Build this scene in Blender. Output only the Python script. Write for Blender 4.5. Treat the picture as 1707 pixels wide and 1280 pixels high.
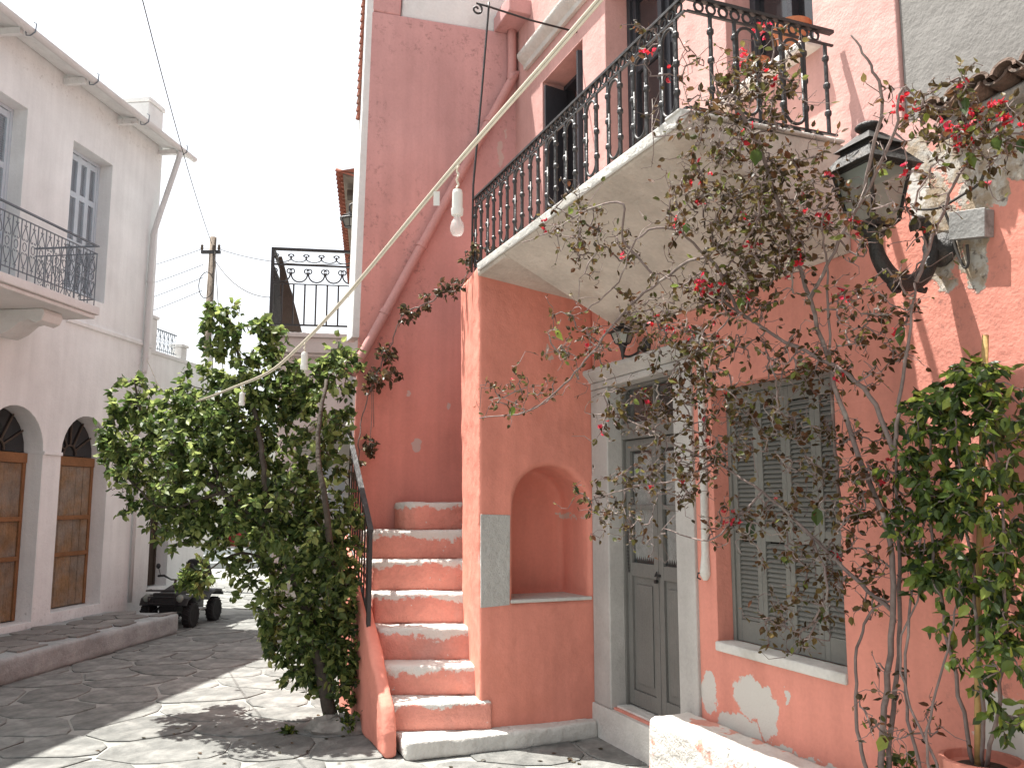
import bpy, bmesh, math, random
import numpy as np
from mathutils import Vector, Matrix
random.seed(7); rng = np.random.default_rng(7)
R = math.radians
S = bpy.context.scene
for o in list(bpy.data.objects): bpy.data.objects.remove(o)
COL = S.collection

# ------------------------------------------------------------------ camera, sky, sun, exposure
cd = bpy.data.cameras.new('camera'); cam = bpy.data.objects.new('camera', cd); COL.objects.link(cam)
cd.sensor_width = 36; cd.lens = 1450/1707*36; cd.clip_start = .02; cd.clip_end = 2000
cam.location = (0, 0, 1.6); cam.rotation_euler = (R(90+7.66), 0, 0); S.camera = cam
SUN = Vector((-.345, .142, 1.0)).normalized()          # direction towards the sun
W = bpy.data.worlds.new('World'); S.world = W; W.use_nodes = True
nt = W.node_tree; bg = nt.nodes['Background']
sky = nt.nodes.new('ShaderNodeTexSky'); sky.sky_type = 'NISHITA'; sky.sun_disc = False
sky.sun_elevation = math.asin(SUN.z); sky.sun_rotation = math.atan2(SUN.x, SUN.y)
sky.air_density = 1.0; sky.dust_density = 3.5; sky.ozone_density = 1.0
hs = nt.nodes.new('ShaderNodeHueSaturation'); hs.inputs['Saturation'].default_value = .22
nt.links.new(sky.outputs[0], hs.inputs['Color']); nt.links.new(hs.outputs[0], bg.inputs['Color'])
bg.inputs['Strength'].default_value = .115
sl = bpy.data.lights.new('sun', 'SUN'); sl.energy = 5.0; sl.angle = R(.5); sl.color = (1, .96, .90)
so = bpy.data.objects.new('sun', sl); COL.objects.link(so); so.location = (0, 0, 12)
so.rotation_euler = SUN.to_track_quat('Z', 'Y').to_euler()
S.view_settings.view_transform = 'Standard'; S.view_settings.look = 'None'
S.view_settings.gamma = 1; S.view_settings.use_curve_mapping = False
S.view_settings.exposure = 1.38
S.render.engine = 'CYCLES'
S.cycles.max_bounces = 6; S.cycles.diffuse_bounces = 4; S.cycles.transparent_max_bounces = 6

# ------------------------------------------------------------------ frames, things, parts
class Frame:
    def __init__(f, x, y, dx, dy):
        f.o = (x, y); l = math.hypot(dx, dy); f.d = (dx/l, dy/l); f.ang = math.atan2(dy, dx)
    def w(f, s, n, z=0):
        return Vector((f.o[0]+f.d[0]*s-f.d[1]*n, f.o[1]+f.d[1]*s+f.d[0]*n, z))
    def loc(f, P):
        x, y = P[0]-f.o[0], P[1]-f.o[1]
        return (x*f.d[0]+y*f.d[1], -x*f.d[1]+y*f.d[0], P[2])
PK = Frame(.58817, 6.26709, -.37045, .92885)     # pink house: s along the facade (away), n out to the street
LF = Frame(-4.98775, 11.67116, -.12845, -.99172) # white house on the left: s towards the camera, n out to the street
FH = Frame(-1.96, 11.0, -.158, .987)             # far house on the right
WD = Frame(0, 0, 1, 0)
ORI = {}
def link(o): COL.objects.link(o); return o
def thing(name, label, cat, fr, org=(0, 0, 0), group=None):
    o = link(bpy.data.objects.new(name, None)); o.empty_display_size = .1
    o.location = fr.w(*org); o.rotation_euler = (0, 0, fr.ang); ORI[o] = Vector(org)
    tag(o, label, cat, group); return o
def tag(o, label=None, cat=None, group=None, kind=None):
    if label: o['label'] = label
    if cat: o['category'] = cat
    if group: o['group'] = group
    if kind: o['kind'] = kind
    return o
class MB:
    def __init__(m): m.v = []; m.f = []; m.t = []
    def add(m, vs, fs):
        b = len(m.v); m.v += [tuple(v) for v in vs]; m.f += [tuple(b+i for i in f) for f in fs]; return m
    def box(m, a, b):
        x0, y0, z0 = a; x1, y1, z1 = b
        return m.add([(x0,y0,z0),(x1,y0,z0),(x1,y1,z0),(x0,y1,z0),(x0,y0,z1),(x1,y0,z1),(x1,y1,z1),(x0,y1,z1)],
                     [(0,3,2,1),(4,5,6,7),(0,1,5,4),(1,2,6,5),(2,3,7,6),(3,0,4,7)])
    def loft(m, A, B):                      # two rings of equal length, capped
        k = len(A)
        return m.add(list(A)+list(B), [tuple(range(k))[::-1], tuple(range(k, 2*k))]+[(i, (i+1)%k, k+(i+1)%k, k+i) for i in range(k)])
    def pz(m, poly, z0, z1, poly2=None):
        return m.loft([(p[0], p[1], z0) for p in poly], [(p[0], p[1], z1) for p in (poly2 or poly)])
    def ps(m, poly, s0, s1): return m.loft([(s0, p[0], p[1]) for p in poly], [(s1, p[0], p[1]) for p in poly])   # poly in (n,z)
    def pn(m, poly, n0, n1): return m.loft([(p[0], n0, p[1]) for p in poly], [(p[0], n1, p[1]) for p in poly])   # poly in (s,z)
    def tube(m, pts, r, k=6, caps=True):
        P = [Vector(p) for p in pts]; n = len(P)
        rr = r if isinstance(r, (list, tuple)) else [r]*n
        up = None; rings = []
        for i in range(n):
            t = (P[min(i+1, n-1)]-P[max(i-1, 0)])
            t = t.normalized() if t.length > 1e-9 else Vector((0, 0, 1))
            if up is None: up = t.orthogonal().normalized()
            else:
                up = up-t*up.dot(t)
                up = up.normalized() if up.length > 1e-6 else t.orthogonal().normalized()
            b = t.cross(up)
            rings.append([P[i]+(up*math.cos(2*math.pi*j/k)+b*math.sin(2*math.pi*j/k))*rr[i] for j in range(k)])
        vs = [v for q in rings for v in q]; fs = []
        for i in range(n-1):
            for j in range(k): fs.append((i*k+j, i*k+(j+1)%k, (i+1)*k+(j+1)%k, (i+1)*k+j))
        if caps: fs += [tuple(range(k))[::-1], tuple(range((n-1)*k, n*k))]
        return m.add(vs, fs)
    def lathe(m, prof, c=(0, 0, 0), k=16, axis='z'):
        vs = []; fs = []
        for r, h in prof:
            for j in range(k):
                a = 2*math.pi*j/k; x, y = max(r, 1e-4)*math.cos(a), max(r, 1e-4)*math.sin(a)
                p = {'z': (x, y, h), 'y': (x, h, y), 'x': (h, x, y)}[axis]
                vs.append((c[0]+p[0], c[1]+p[1], c[2]+p[2]))
        n = len(prof)
        for i in range(n-1):
            for j in range(k): fs.append((i*k+j, i*k+(j+1)%k, (i+1)*k+(j+1)%k, (i+1)*k+j))
        fs += [tuple(range(k))[::-1], tuple(range((n-1)*k, n*k))]
        return m.add(vs, fs)
    def leaf(m, p, d, nrm, L, Wd, tint=.5, fold=.18):
        p = Vector(p); d = d.normalized(); b = d.cross(nrm)
        b = b.normalized() if b.length > 1e-6 else d.orthogonal().normalized()
        u = b.cross(d)
        c = p+d*L*.45-u*Wd*fold
        m.add([p, p+d*L*.2+b*Wd*.38, p+d*L*.55+b*Wd*.45, p+d*L-u*L*.12, p+d*L*.55-b*Wd*.45, p+d*L*.2-b*Wd*.38, c],
              [(0, 1, 6), (1, 2, 6), (2, 3, 6), (3, 4, 6), (4, 5, 6), (5, 0, 6)])
        m.t += [tint]*6
        return m
    def mesh(m, name, off=(0, 0, 0), fix=True, smooth=False):
        me = bpy.data.meshes.new(name)
        me.from_pydata([(v[0]-off[0], v[1]-off[1], v[2]-off[2]) for v in m.v], [], m.f)
        if fix:
            b = bmesh.new(); b.from_mesh(me); bmesh.ops.recalc_face_normals(b, faces=b.faces); b.to_mesh(me); b.free()
        if m.t and len(m.t) == len(me.polygons):
            at = me.attributes.new('tint', 'FLOAT', 'FACE'); at.data.foreach_set('value', m.t)
        if smooth: me.polygons.foreach_set('use_smooth', [True]*len(me.polygons))
        return me
def put(name, me, m, parent, loc=None, rot=None):
    o = link(bpy.data.objects.new(name, me))
    if m and not me.materials: me.materials.append(m)
    o.parent = parent; base = ORI[parent]
    if loc is not None: o.location = Vector(loc)-base; ORI[o] = Vector(loc)
    else: ORI[o] = base
    if rot: o.rotation_euler = rot
    return o
def part(name, mb, m, parent, bev=0, seg=2, smooth=False, fix=True):
    o = put(name, mb.mesh(name, ORI[parent], fix, smooth), m, parent)
    if bev: soft(o, bev, seg)
    return o
def soft(o, w, seg=2):
    b = o.modifiers.new('bevel', 'BEVEL'); b.width = w; b.segments = seg; b.limit_method = 'ANGLE'; b.angle_limit = R(35)
    b.use_clamp_overlap = True
    o.data.polygons.foreach_set('use_smooth', [True]*len(o.data.polygons))
    wn = o.modifiers.new('wn', 'WEIGHTED_NORMAL'); wn.keep_sharp = True
    return o
CLOUD = bpy.data.textures.new('uneven', 'CLOUDS'); CLOUD.noise_scale = .22; CLOUD.noise_depth = 2
CHIP = bpy.data.textures.new('chips', 'CLOUDS'); CHIP.noise_scale = .045; CHIP.noise_depth = 1
def roughen(o, voxel, amp=.012, fine=.004, smooth=3):
    """hand-trowelled masonry: soft wobbling edges instead of ruler-straight ones"""
    q = o.modifiers.new('r', 'REMESH'); q.mode = 'VOXEL'; q.voxel_size = voxel
    q = o.modifiers.new('s', 'SMOOTH'); q.iterations = smooth; q.factor = .5
    for t, a in ((CLOUD, amp), (CHIP, fine)):
        q = o.modifiers.new('d', 'DISPLACE'); q.texture = t; q.strength = a; q.mid_level = .5; q.texture_coords = 'LOCAL'
    bpy.context.view_layer.update(); m = o.data.materials[0]
    me = bpy.data.meshes.new_from_object(o.evaluated_get(bpy.context.evaluated_depsgraph_get()))
    o.modifiers.clear(); me.materials.clear(); me.materials.append(m); o.data = me
    me.polygons.foreach_set('use_smooth', [True]*len(me.polygons)); return o
def single(name, mb, m, label, cat, fr, org, group=None, bev=0, smooth=False, kind=None, fix=True):
    o = link(bpy.data.objects.new(name, mb.mesh(name, org, fix, smooth))); o.data.materials.append(m)
    o.location = fr.w(*org); o.rotation_euler = (0, 0, fr.ang); ORI[o] = Vector(org)
    tag(o, label, cat, group, kind)
    if bev: soft(o, bev)
    return o
def cut(mb, cutters, off):
    A = link(bpy.data.objects.new('a', mb.mesh('a', off))); tmp = []
    for c in cutters:
        B = link(bpy.data.objects.new('b', c.mesh('b', off))); tmp.append(B)
        q = A.modifiers.new('b', 'BOOLEAN'); q.operation = 'DIFFERENCE'; q.object = B; q.solver = 'EXACT'
    bpy.context.view_layer.update()
    me = bpy.data.meshes.new_from_object(A.evaluated_get(bpy.context.evaluated_depsgraph_get()))
    for o in [A]+tmp: bpy.data.objects.remove(o)
    return me
def arch(c, r, z0, zs, n=14):                 # outline in (x,z): jambs plus half circle
    return [(c-r, z0), (c+r, z0)]+[(c+r*math.cos(a), zs+r*math.sin(a)) for a in [math.pi*i/n for i in range(n+1)]]
def bez(pts, n=6):                            # Catmull-Rom through points
    P = [Vector(p) for p in pts]; P = [P[0]*2-P[1]]+P+[P[-1]*2-P[-2]]; out = []
    for i in range(1, len(P)-2):
        for j in range(n):
            t = j/n; a, b, c, d = P[i-1], P[i], P[i+1], P[i+2]
            out.append(.5*((2*b)+(c-a)*t+(2*a-5*b+4*c-d)*t*t+(3*b-a-3*c+d)*t**3))
    out.append(P[-2]); return out

# ------------------------------------------------------------------ materials
def nodes(m):
    m.use_nodes = True; t = m.node_tree; return t, t.nodes['Principled BSDF']
def mat(name, col, rough=.85, var=.12, vs=2.5, bump=.25, bs=70, spec=.25, metal=0, col2=None, c2s=1.5, c2t=(.55, .65),
        patches=(), pcol=(.62, .60, .55), pamp=.09, pscale=9, stains=(), scol=(.12, .08, .07), lip=None, wave=0, above=None, rough2=(), streak=0, perobj=0, coarse=.35):
    m = bpy.data.materials.new(name); t, b = nodes(m); N = t.nodes.new; L = t.links.new
    tc = N('ShaderNodeTexCoord'); co = tc.outputs['Object']
    def noise(scale, det=4, rough_=.55, src=co):
        n = N('ShaderNodeTexNoise'); n.inputs['Scale'].default_value = scale; n.inputs['Detail'].default_value = det
        n.inputs['Roughness'].default_value = rough_; L(src, n.inputs['Vector']); return n
    def mr(src, a, bb, c=0., d=1.):
        r = N('ShaderNodeMapRange'); r.inputs[1].default_value = a; r.inputs[2].default_value = bb
        r.inputs[3].default_value = c; r.inputs[4].default_value = d; L(src, r.inputs[0]); return r.outputs[0]
    def mix(f, a, bb, mode='MIX'):
        x = N('ShaderNodeMix'); x.data_type = 'RGBA'; x.blend_type = mode
        if isinstance(f, float): x.inputs[0].default_value = f
        else: L(f, x.inputs[0])
        for q, s in ((6, a), (7, bb)):
            if isinstance(s, tuple): x.inputs[q].default_value = (*s, 1)
            else: L(s, x.inputs[q])
        return x.outputs[2]
    def math_(op, a, bb):
        x = N('ShaderNodeMath'); x.operation = op
        for q, s in ((0, a), (1, bb)):
            if isinstance(s, (int, float)): x.inputs[q].default_value = s
            else: L(s, x.inputs[q])
        return x.outputs[0]
    col = tuple(c*.85 for c in col)
    if col2: col2 = tuple(c*.85 for c in col2)
    pcol = tuple(c*.85 for c in pcol)
    base = col
    n1 = noise(vs, 3, .6); n2 = noise(bs*.6, 1, .6)
    if col2: base = mix(mr(noise(c2s, 4, .65).outputs[0], *c2t), base, col2)
    if above:                                      # light put into the colour: paler pink above a given height
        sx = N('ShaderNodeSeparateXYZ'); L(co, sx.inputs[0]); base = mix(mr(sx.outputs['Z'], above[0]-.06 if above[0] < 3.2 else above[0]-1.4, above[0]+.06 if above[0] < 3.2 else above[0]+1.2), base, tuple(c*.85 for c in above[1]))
    v = math_('ADD', mr(n1.outputs[0], .3, .7, 1-var, 1+var), mr(n2.outputs[0], .3, .7, -var*.4, var*.4))
    if streak:                                     # rain and brush streaks running down the wall
        mp = N('ShaderNodeMapping'); mp.inputs['Scale'].default_value = (1, 1, .07); L(co, mp.inputs[0])
        v = math_('ADD', v, mr(noise(7, 3, .6, mp.outputs[0]).outputs[0], .35, .65, -streak, streak))
        v = math_('ADD', v, mr(noise(.7, 2, .5).outputs[0], .35, .65, -streak, streak))
    if perobj:
        oi = N('ShaderNodeObjectInfo'); v = math_('MULTIPLY', v, mr(oi.outputs['Random'], 0, 1, 1-perobj, 1+perobj))
    vm = N('ShaderNodeVectorMath'); vm.operation = 'SCALE'
    if isinstance(base, tuple): vm.inputs[0].default_value = base
    else: L(base, vm.inputs[0])
    L(v, vm.inputs['Scale']); base = vm.outputs[0]
    def mask(lst, amp, sc, edge=.035):
        nn = noise(sc, 4, .7); sub = N('ShaderNodeVectorMath'); sub.operation = 'SUBTRACT'
        L(nn.outputs['Color'], sub.inputs[0]); sub.inputs[1].default_value = (.5, .5, .5)
        sc_ = N('ShaderNodeVectorMath'); sc_.operation = 'SCALE'; sc_.inputs['Scale'].default_value = amp*2; L(sub.outputs[0], sc_.inputs[0])
        ad = N('ShaderNodeVectorMath'); ad.operation = 'ADD'; L(co, ad.inputs[0]); L(sc_.outputs[0], ad.inputs[1])
        cur = None
        for c, r in lst:
            s1 = N('ShaderNodeVectorMath'); s1.operation = 'SUBTRACT'; L(ad.outputs[0], s1.inputs[0]); s1.inputs[1].default_value = c
            d1 = N('ShaderNodeVectorMath'); d1.operation = 'DIVIDE'; L(s1.outputs[0], d1.inputs[0]); d1.inputs[1].default_value = r
            ln = N('ShaderNodeVectorMath'); ln.operation = 'LENGTH'; L(d1.outputs[0], ln.inputs[0])
            k = mr(ln.outputs['Value'], 1+edge, 1-edge)
            cur = k if cur is None else math_('MAXIMUM', cur, k)
        return cur
    if stains:
        k = math_('MULTIPLY', mask(stains, .25, 4, .6), mr(noise(19, 4, .75).outputs[0], .54, .72, 0, .7)); base = mix(k, base, scol)
    pm = None
    if patches: pm = mask(patches, pamp, pscale); base = mix(pm, base, pcol)
    rm = None
    if rough2:                                     # render fallen off: bare rubble and old mortar
        rm = mask(rough2, .13, 7)
        rc = mix(mr(noise(9, 4, .7).outputs[0], .42, .58), (.30, .235, .165), (.42, .40, .36))
        rc = mix(mr(noise(26, 3, .7).outputs[0], .55, .68), rc, (.11, .09, .075)); rc = mix(mr(noise(17, 3, .6).outputs[0], .62, .7), rc, (.58, .54, .47))
        base = mix(rm, base, rc)
    if lip is not None:                            # whitewashed top of a step, ragged lower edge
        gx = N('ShaderNodeSeparateXYZ'); L(tc.outputs['Generated'], gx.inputs[0])
        q = math_('ADD', gx.outputs['Z'], math_('ADD', mr(noise(17, 4, .8).outputs[0], .3, .7, -.12, .12), mr(noise(3.1, 2, .5).outputs[0], .3, .7, -.2, .2))); base = mix(mr(q, lip-.03, lip+.03), base, pcol)
        base = mix(mr(noise(22, 3, .6).outputs[0], .71, .74), base, pcol)
    L(base, b.inputs['Base Color']); b.inputs['Roughness'].default_value = rough
    b.inputs['Specular IOR Level'].default_value = spec; b.inputs['Metallic'].default_value = metal
    if bump:
        h = math_('ADD', noise(bs, 1, .6).outputs[0], math_('MULTIPLY', noise(bs*.12, 2, .6).outputs[0], coarse*10))
        if wave:
            wv = N('ShaderNodeTexWave'); wv.inputs['Scale'].default_value = wave; wv.inputs['Distortion'].default_value = 3
            L(co, wv.inputs[0]); h = math_('ADD', h, math_('MULTIPLY', wv.outputs[1], .5))
        if rm is not None: h = math_('ADD', h, math_('MULTIPLY', rm, math_('MULTIPLY', noise(24, 4, .7).outputs[0], 7.0)))
        if pm is not None: h = math_('SUBTRACT', h, math_('MULTIPLY', pm, 2.5))
        bp = N('ShaderNodeBump'); bp.inputs['Strength'].default_value = bump; bp.inputs['Distance'].default_value = .012
        L(h, bp.inputs['Height']); L(bp.outputs[0], b.inputs['Normal'])
    return m
PINK = (.73, .295, .225); LIME = (.66, .645, .60)
M = {}
# lower facade of the pink house with flaked whitewash showing
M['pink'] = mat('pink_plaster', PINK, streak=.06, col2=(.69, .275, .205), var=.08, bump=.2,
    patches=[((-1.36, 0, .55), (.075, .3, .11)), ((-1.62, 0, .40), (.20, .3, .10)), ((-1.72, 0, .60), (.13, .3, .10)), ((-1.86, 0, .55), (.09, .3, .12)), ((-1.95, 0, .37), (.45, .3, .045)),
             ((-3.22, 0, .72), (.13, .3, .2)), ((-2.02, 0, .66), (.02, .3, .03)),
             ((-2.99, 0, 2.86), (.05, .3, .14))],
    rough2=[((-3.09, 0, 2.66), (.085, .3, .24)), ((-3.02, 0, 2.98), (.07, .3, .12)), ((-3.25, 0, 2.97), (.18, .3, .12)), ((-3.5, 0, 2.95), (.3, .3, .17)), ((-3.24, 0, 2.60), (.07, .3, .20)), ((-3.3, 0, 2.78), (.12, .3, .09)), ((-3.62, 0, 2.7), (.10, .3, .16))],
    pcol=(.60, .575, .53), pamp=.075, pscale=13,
    stains=[((-3.15, 0, 2.5), (.25, .4, .3)), ((-3.35, 0, .8), (.35, .4, .5))], scol=(.10, .08, .07), above=(3.05, (.62, .36, .325)))  # upper storey paler: its sunlit look is put into the colour
M['pink_block'] = mat('salmon_plaster', (.78, .295, .22), streak=.06, col2=(.74, .275, .20), var=.06, bump=.16, patches=[((0, .33, 2.62), (.3, .03, .015)), ((0, .36, 2.7), (.3, .02, .03)), ((.3, .08, 1.5), (.3, .04, .02))], pcol=(.6, .45, .38))
M['pink_wing'] = mat('rose_plaster', (.74, .305, .25), streak=.06, col2=(.70, .285, .23), var=.07, bump=.15, c2t=(.35, .75),
    patches=[((1.5, .90, 2.07), (.2, .045, .06)), ((1.5, .62, 2.4), (.2, .02, .03)), ((1.5, .98, 2.5), (.2, .015, .02)), ((1.5, .15, 4.75), (.2, .03, .12)), ((1.5, .1, 4.95), (.2, .015, .05))], pcol=(.60, .44, .40), pamp=.06,
    above=(3.6, (.60, .335, .32)), stains=[((1.5, .7, 5.75), (.5, .9, .22)), ((1.5, .25, 5.3), (.5, .25, .6)), ((1.5, 1.35, 3.9), (.4, .16, 1.6)), ((1.5, .95, 3.7), (.4, .14, .6)), ((1.5, 1.35, 2.9), (.4, .25, .5))], scol=(.16, .09, .09))  # wing turns greyer pink upwards: skylight put into the colour
M['pink_step'] = mat('step_plaster', (.70, .295, .23), col2=(.62, .31, .255), var=.12, bump=.45, lip=.76, pcol=(.66, .64, .59))
M['lime'] = mat('limewash', LIME, col2=(.54, .52, .47), var=.1, bump=.4)
M['lime_pink'] = mat('limewash_over_pink', (.66, .63, .58), col2=(.66, .33, .26), c2s=3.6, c2t=(.53, .56), var=.1, bump=.45)
M['greywash'] = mat('grey_limewash', (.50, .48, .45), streak=.045, col2=(.42, .40, .37), var=.1, bump=.3, coarse=.2)
M['soffit'] = mat('soffit_plaster', (.60, .53, .46), streak=.045, col2=(.53, .45, .38), c2s=2.2, var=.12, bump=.3, vs=4)
M['panel'] = mat('bare_plaster_panel', (.50, .49, .46), var=.06, bump=.5, bs=120)
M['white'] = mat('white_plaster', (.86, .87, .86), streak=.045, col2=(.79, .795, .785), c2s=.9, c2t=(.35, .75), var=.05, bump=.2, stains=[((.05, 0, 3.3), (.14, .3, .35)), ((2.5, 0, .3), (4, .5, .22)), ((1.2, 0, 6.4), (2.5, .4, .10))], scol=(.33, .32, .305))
M['white_par'] = mat('parapet_whitewash', (.74, .745, .73), col2=(.66, .655, .64), var=.07, bump=.25)
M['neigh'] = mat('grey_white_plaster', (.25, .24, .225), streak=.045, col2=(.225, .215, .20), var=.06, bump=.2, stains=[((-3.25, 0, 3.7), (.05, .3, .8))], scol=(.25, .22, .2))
M['far'] = mat('far_white_plaster', (.60, .59, .56), var=.08, bump=.2)
M['far2'] = mat('distant_house_plaster', (.62, .60, .55), var=.08, bump=.2)
M['stone'] = mat('flagstone', (.175, .178, .168), col2=(.235, .235, .22), c2s=3, c2t=(.42, .65), var=.2, vs=6, bump=.5, bs=50, perobj=.15)
M['joint'] = mat('lime_joint', (.30, .30, .28), col2=(.22, .22, .205), var=.18, bump=.4)
M['pave'] = mat('platform_stone', (.24, .23, .215), col2=(.31, .30, .275), c2s=4, var=.2, bump=.5, perobj=.15)
M['kerb'] = mat('kerb_whitewash', (.42, .445, .44), col2=(.30, .315, .31), c2s=3.5, c2t=(.4, .7), var=.12, bump=.4)
M['iron'] = mat('black_iron', (.024, .023, .023), rough=.5, var=.25, bump=.2, bs=150, spec=.5)
M['iron_lt'] = mat('grey_blue_iron', (.17, .20, .23), rough=.55, var=.15, bump=.15, spec=.4)
M['iron_rust'] = mat('lantern_iron', (.03, .028, .026), col2=(.06, .048, .038), c2s=9, rough=.6, var=.2, bump=.4, bs=120, spec=.4)
M['door'] = mat('grey_door_paint', (.185, .18, .165), var=.1, bump=.25, wave=14, rough=.6, bs=90, coarse=.1)
M['shut'] = mat('grey_shutter_paint', (.20, .20, .18), var=.09, bump=.2, rough=.6, coarse=.1, perobj=.06)
M['dark'] = mat('dark_shutter_paint', (.045, .047, .055), var=.12, bump=.15, rough=.5)
M['blue'] = mat('pale_blue_paint', (.58, .65, .71), var=.08, bump=.15, rough=.6)
M['wood'] = mat('weathered_wood', (.27, .165, .085), col2=(.25, .21, .17), c2s=2.2, c2t=(.38, .6), var=.22, vs=7, bump=.5, wave=10, rough=.75, perobj=.12)
M['woodframe'] = mat('reddish_wood', (.26, .13, .06), var=.2, bump=.3)
M['dkwood'] = mat('dark_wood', (.09, .07, .055), var=.2, bump=.3)
M['pole'] = mat('grey_pole_wood', (.20, .16, .125), var=.2, bump=.5, bs=40)
M['tile'] = mat('terracotta_tile', (.36, .13, .085), col2=(.28, .15, .11), c2s=8, var=.2, bump=.4, perobj=.2)
M['oldtile'] = mat('old_roof_tile', (.15, .10, .075), col2=(.09, .075, .062), c2s=7, var=.25, bump=.5, perobj=.25)
M['pot'] = mat('terracotta', (.52, .20, .10), var=.14, bump=.25)
M['potpink'] = mat('pink_painted_pot', (.58, .235, .17), var=.14, bump=.3)
M['pipe'] = mat('pink_painted_pipe', (.56, .29, .265), var=.1, bump=.15, rough=.6, coarse=.1)
M['pipew'] = mat('white_pipe', (.66, .65, .64), var=.05, bump=.08, rough=.5)
M['cable'] = mat('cream_cable', (.60, .54, .44), var=.08, bump=.1, rough=.6)
M['wire'] = mat('dark_wire', (.06, .055, .05), var=.1, bump=0)
M['plastic'] = mat('white_plastic', (.66, .65, .61), var=.05, bump=.05, rough=.4)
M['metal'] = mat('grey_box_metal', (.34, .34, .33), col2=(.22, .21, .2), c2s=9, rough=.5, var=.15, bump=.2, metal=.3)
M['bark'] = mat('bark', (.075, .06, .048), var=.3, vs=12, bump=.6, bs=45)
M['stem'] = mat('vine_stem', (.20, .155, .14), col2=(.30, .26, .23), c2s=6, var=.25, vs=10, bump=.4)
M['bamboo'] = mat('bamboo', (.42, .28, .11), var=.2, bump=.2)
M['soil'] = mat('soil', (.05, .038, .03), var=.3, bump=.8, bs=30)
M['rock'] = mat('rough_concrete', (.30, .28, .25), var=.25, vs=8, bump=.8, bs=30)
M['tyre'] = mat('tyre_rubber', (.022, .022, .023), var=.15, bump=.3, rough=.8)
M['rim'] = mat('wheel_rim', (.45, .44, .42), rough=.4, var=.1, bump=.1, metal=.5)
M['quad'] = mat('black_plastic', (.02, .02, .022), rough=.35, var=.1, bump=.05, spec=.5)
M['quadg'] = mat('grey_plastic', (.10, .10, .105), rough=.4, var=.1, bump=.05, spec=.5)
M['red'] = mat('red_door_paint', (.36, .03, .035), var=.1, bump=.1, rough=.5)
M['paper'] = mat('paper', (.66, .66, .68), var=.1, bump=.1)
M['lace'] = mat('lace_curtain', (.80, .79, .75), var=.16, vs=30, bump=.2)
M['inside'] = mat('dark_interior', (.03, .028, .026), var=.2, bump=0)
def glass(name, col, alpha, rough=.08):
    m = bpy.data.materials.new(name); t, b = nodes(m)
    b.inputs['Base Color'].default_value = (*col, 1); b.inputs['Roughness'].default_value = rough
    b.inputs['Alpha'].default_value = alpha; b.inputs['Specular IOR Level'].default_value = .6; return m
M['glass'] = glass('window_glass', (.10, .105, .10), .28)
M['dglass'] = glass('dark_glass', (.02, .02, .022), 1)
M['lampglass'] = glass('milky_lamp_glass', (.30, .33, .29), .72, .2)
M['bulb'] = glass('clear_bulb', (.75, .75, .72), .35, .03)
def leafmat(name, ramp, trans=.35, objrand=False, rough=.45, spec=.35):
    m = bpy.data.materials.new(name); t, b = nodes(m); N = t.nodes.new; L = t.links.new
    if objrand: a = N('ShaderNodeObjectInfo').outputs['Random']
    else:
        q = N('ShaderNodeAttribute'); q.attribute_name = 'tint'; a = q.outputs['Fac']
    r = N('ShaderNodeValToRGB'); L(a, r.inputs[0]); e = r.color_ramp.elements
    e[0].position = ramp[0][0]; e[0].color = (*ramp[0][1], 1); e[1].position = ramp[-1][0]; e[1].color = (*ramp[-1][1], 1)
    for p, c in ramp[1:-1]: x = e.new(p); x.color = (*c, 1)
    L(r.outputs[0], b.inputs['Base Color']); b.inputs['Roughness'].default_value = rough; b.inputs['Specular IOR Level'].default_value = spec
    tr = N('ShaderNodeBsdfTranslucent'); hs = N('ShaderNodeHueSaturation'); hs.inputs['Value'].default_value = 1.8
    L(r.outputs[0], hs.inputs['Color']); L(hs.outputs[0], tr.inputs['Color'])
    mx = N('ShaderNodeMixShader'); mx.inputs[0].default_value = trans
    L(b.outputs[0], mx.inputs[1]); L(tr.outputs[0], mx.inputs[2]); L(mx.outputs[0], t.nodes['Material Output'].inputs['Surface'])
    return m
G = [(0, (.025, .046, .013)), (.4, (.065, .10, .028)), (.72, (.15, .195, .055)), (1, (.28, .32, .11))]
B = [(0, (.03, .022, .012)), (.3, (.065, .045, .018)), (.5, (.10, .042, .022)), (.7, (.055, .062, .02)), (.9, (.14, .10, .04)), (1, (.13, .17, .04))]
SG = [(0, (.018, .034, .010)), (.45, (.05, .082, .018)), (.8, (.11, .16, .025)), (1, (.24, .28, .05))]
FL = [(0, (.26, .014, .018)), (.5, (.42, .022, .03)), (.85, (.44, .03, .07)), (1, (.5, .12, .13))]
VR = [(0, (.035, .03, .018)), (.5, (.06, .05, .025)), (.8, (.10, .055, .03)), (1, (.14, .13, .05))]
for k, r, tr in (('tree', G, .4), ('boug', B, .3), ('shrub', SG, .3), ('flower', FL, .45), ('vine', VR, .3)):
    sp = .15 if k == 'boug' else .35; M['leaf_'+k] = leafmat(k+'_leaves', r, tr, spec=sp); M['leafo_'+k] = leafmat(k+'_leaf', r, tr, True, spec=sp)

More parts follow.
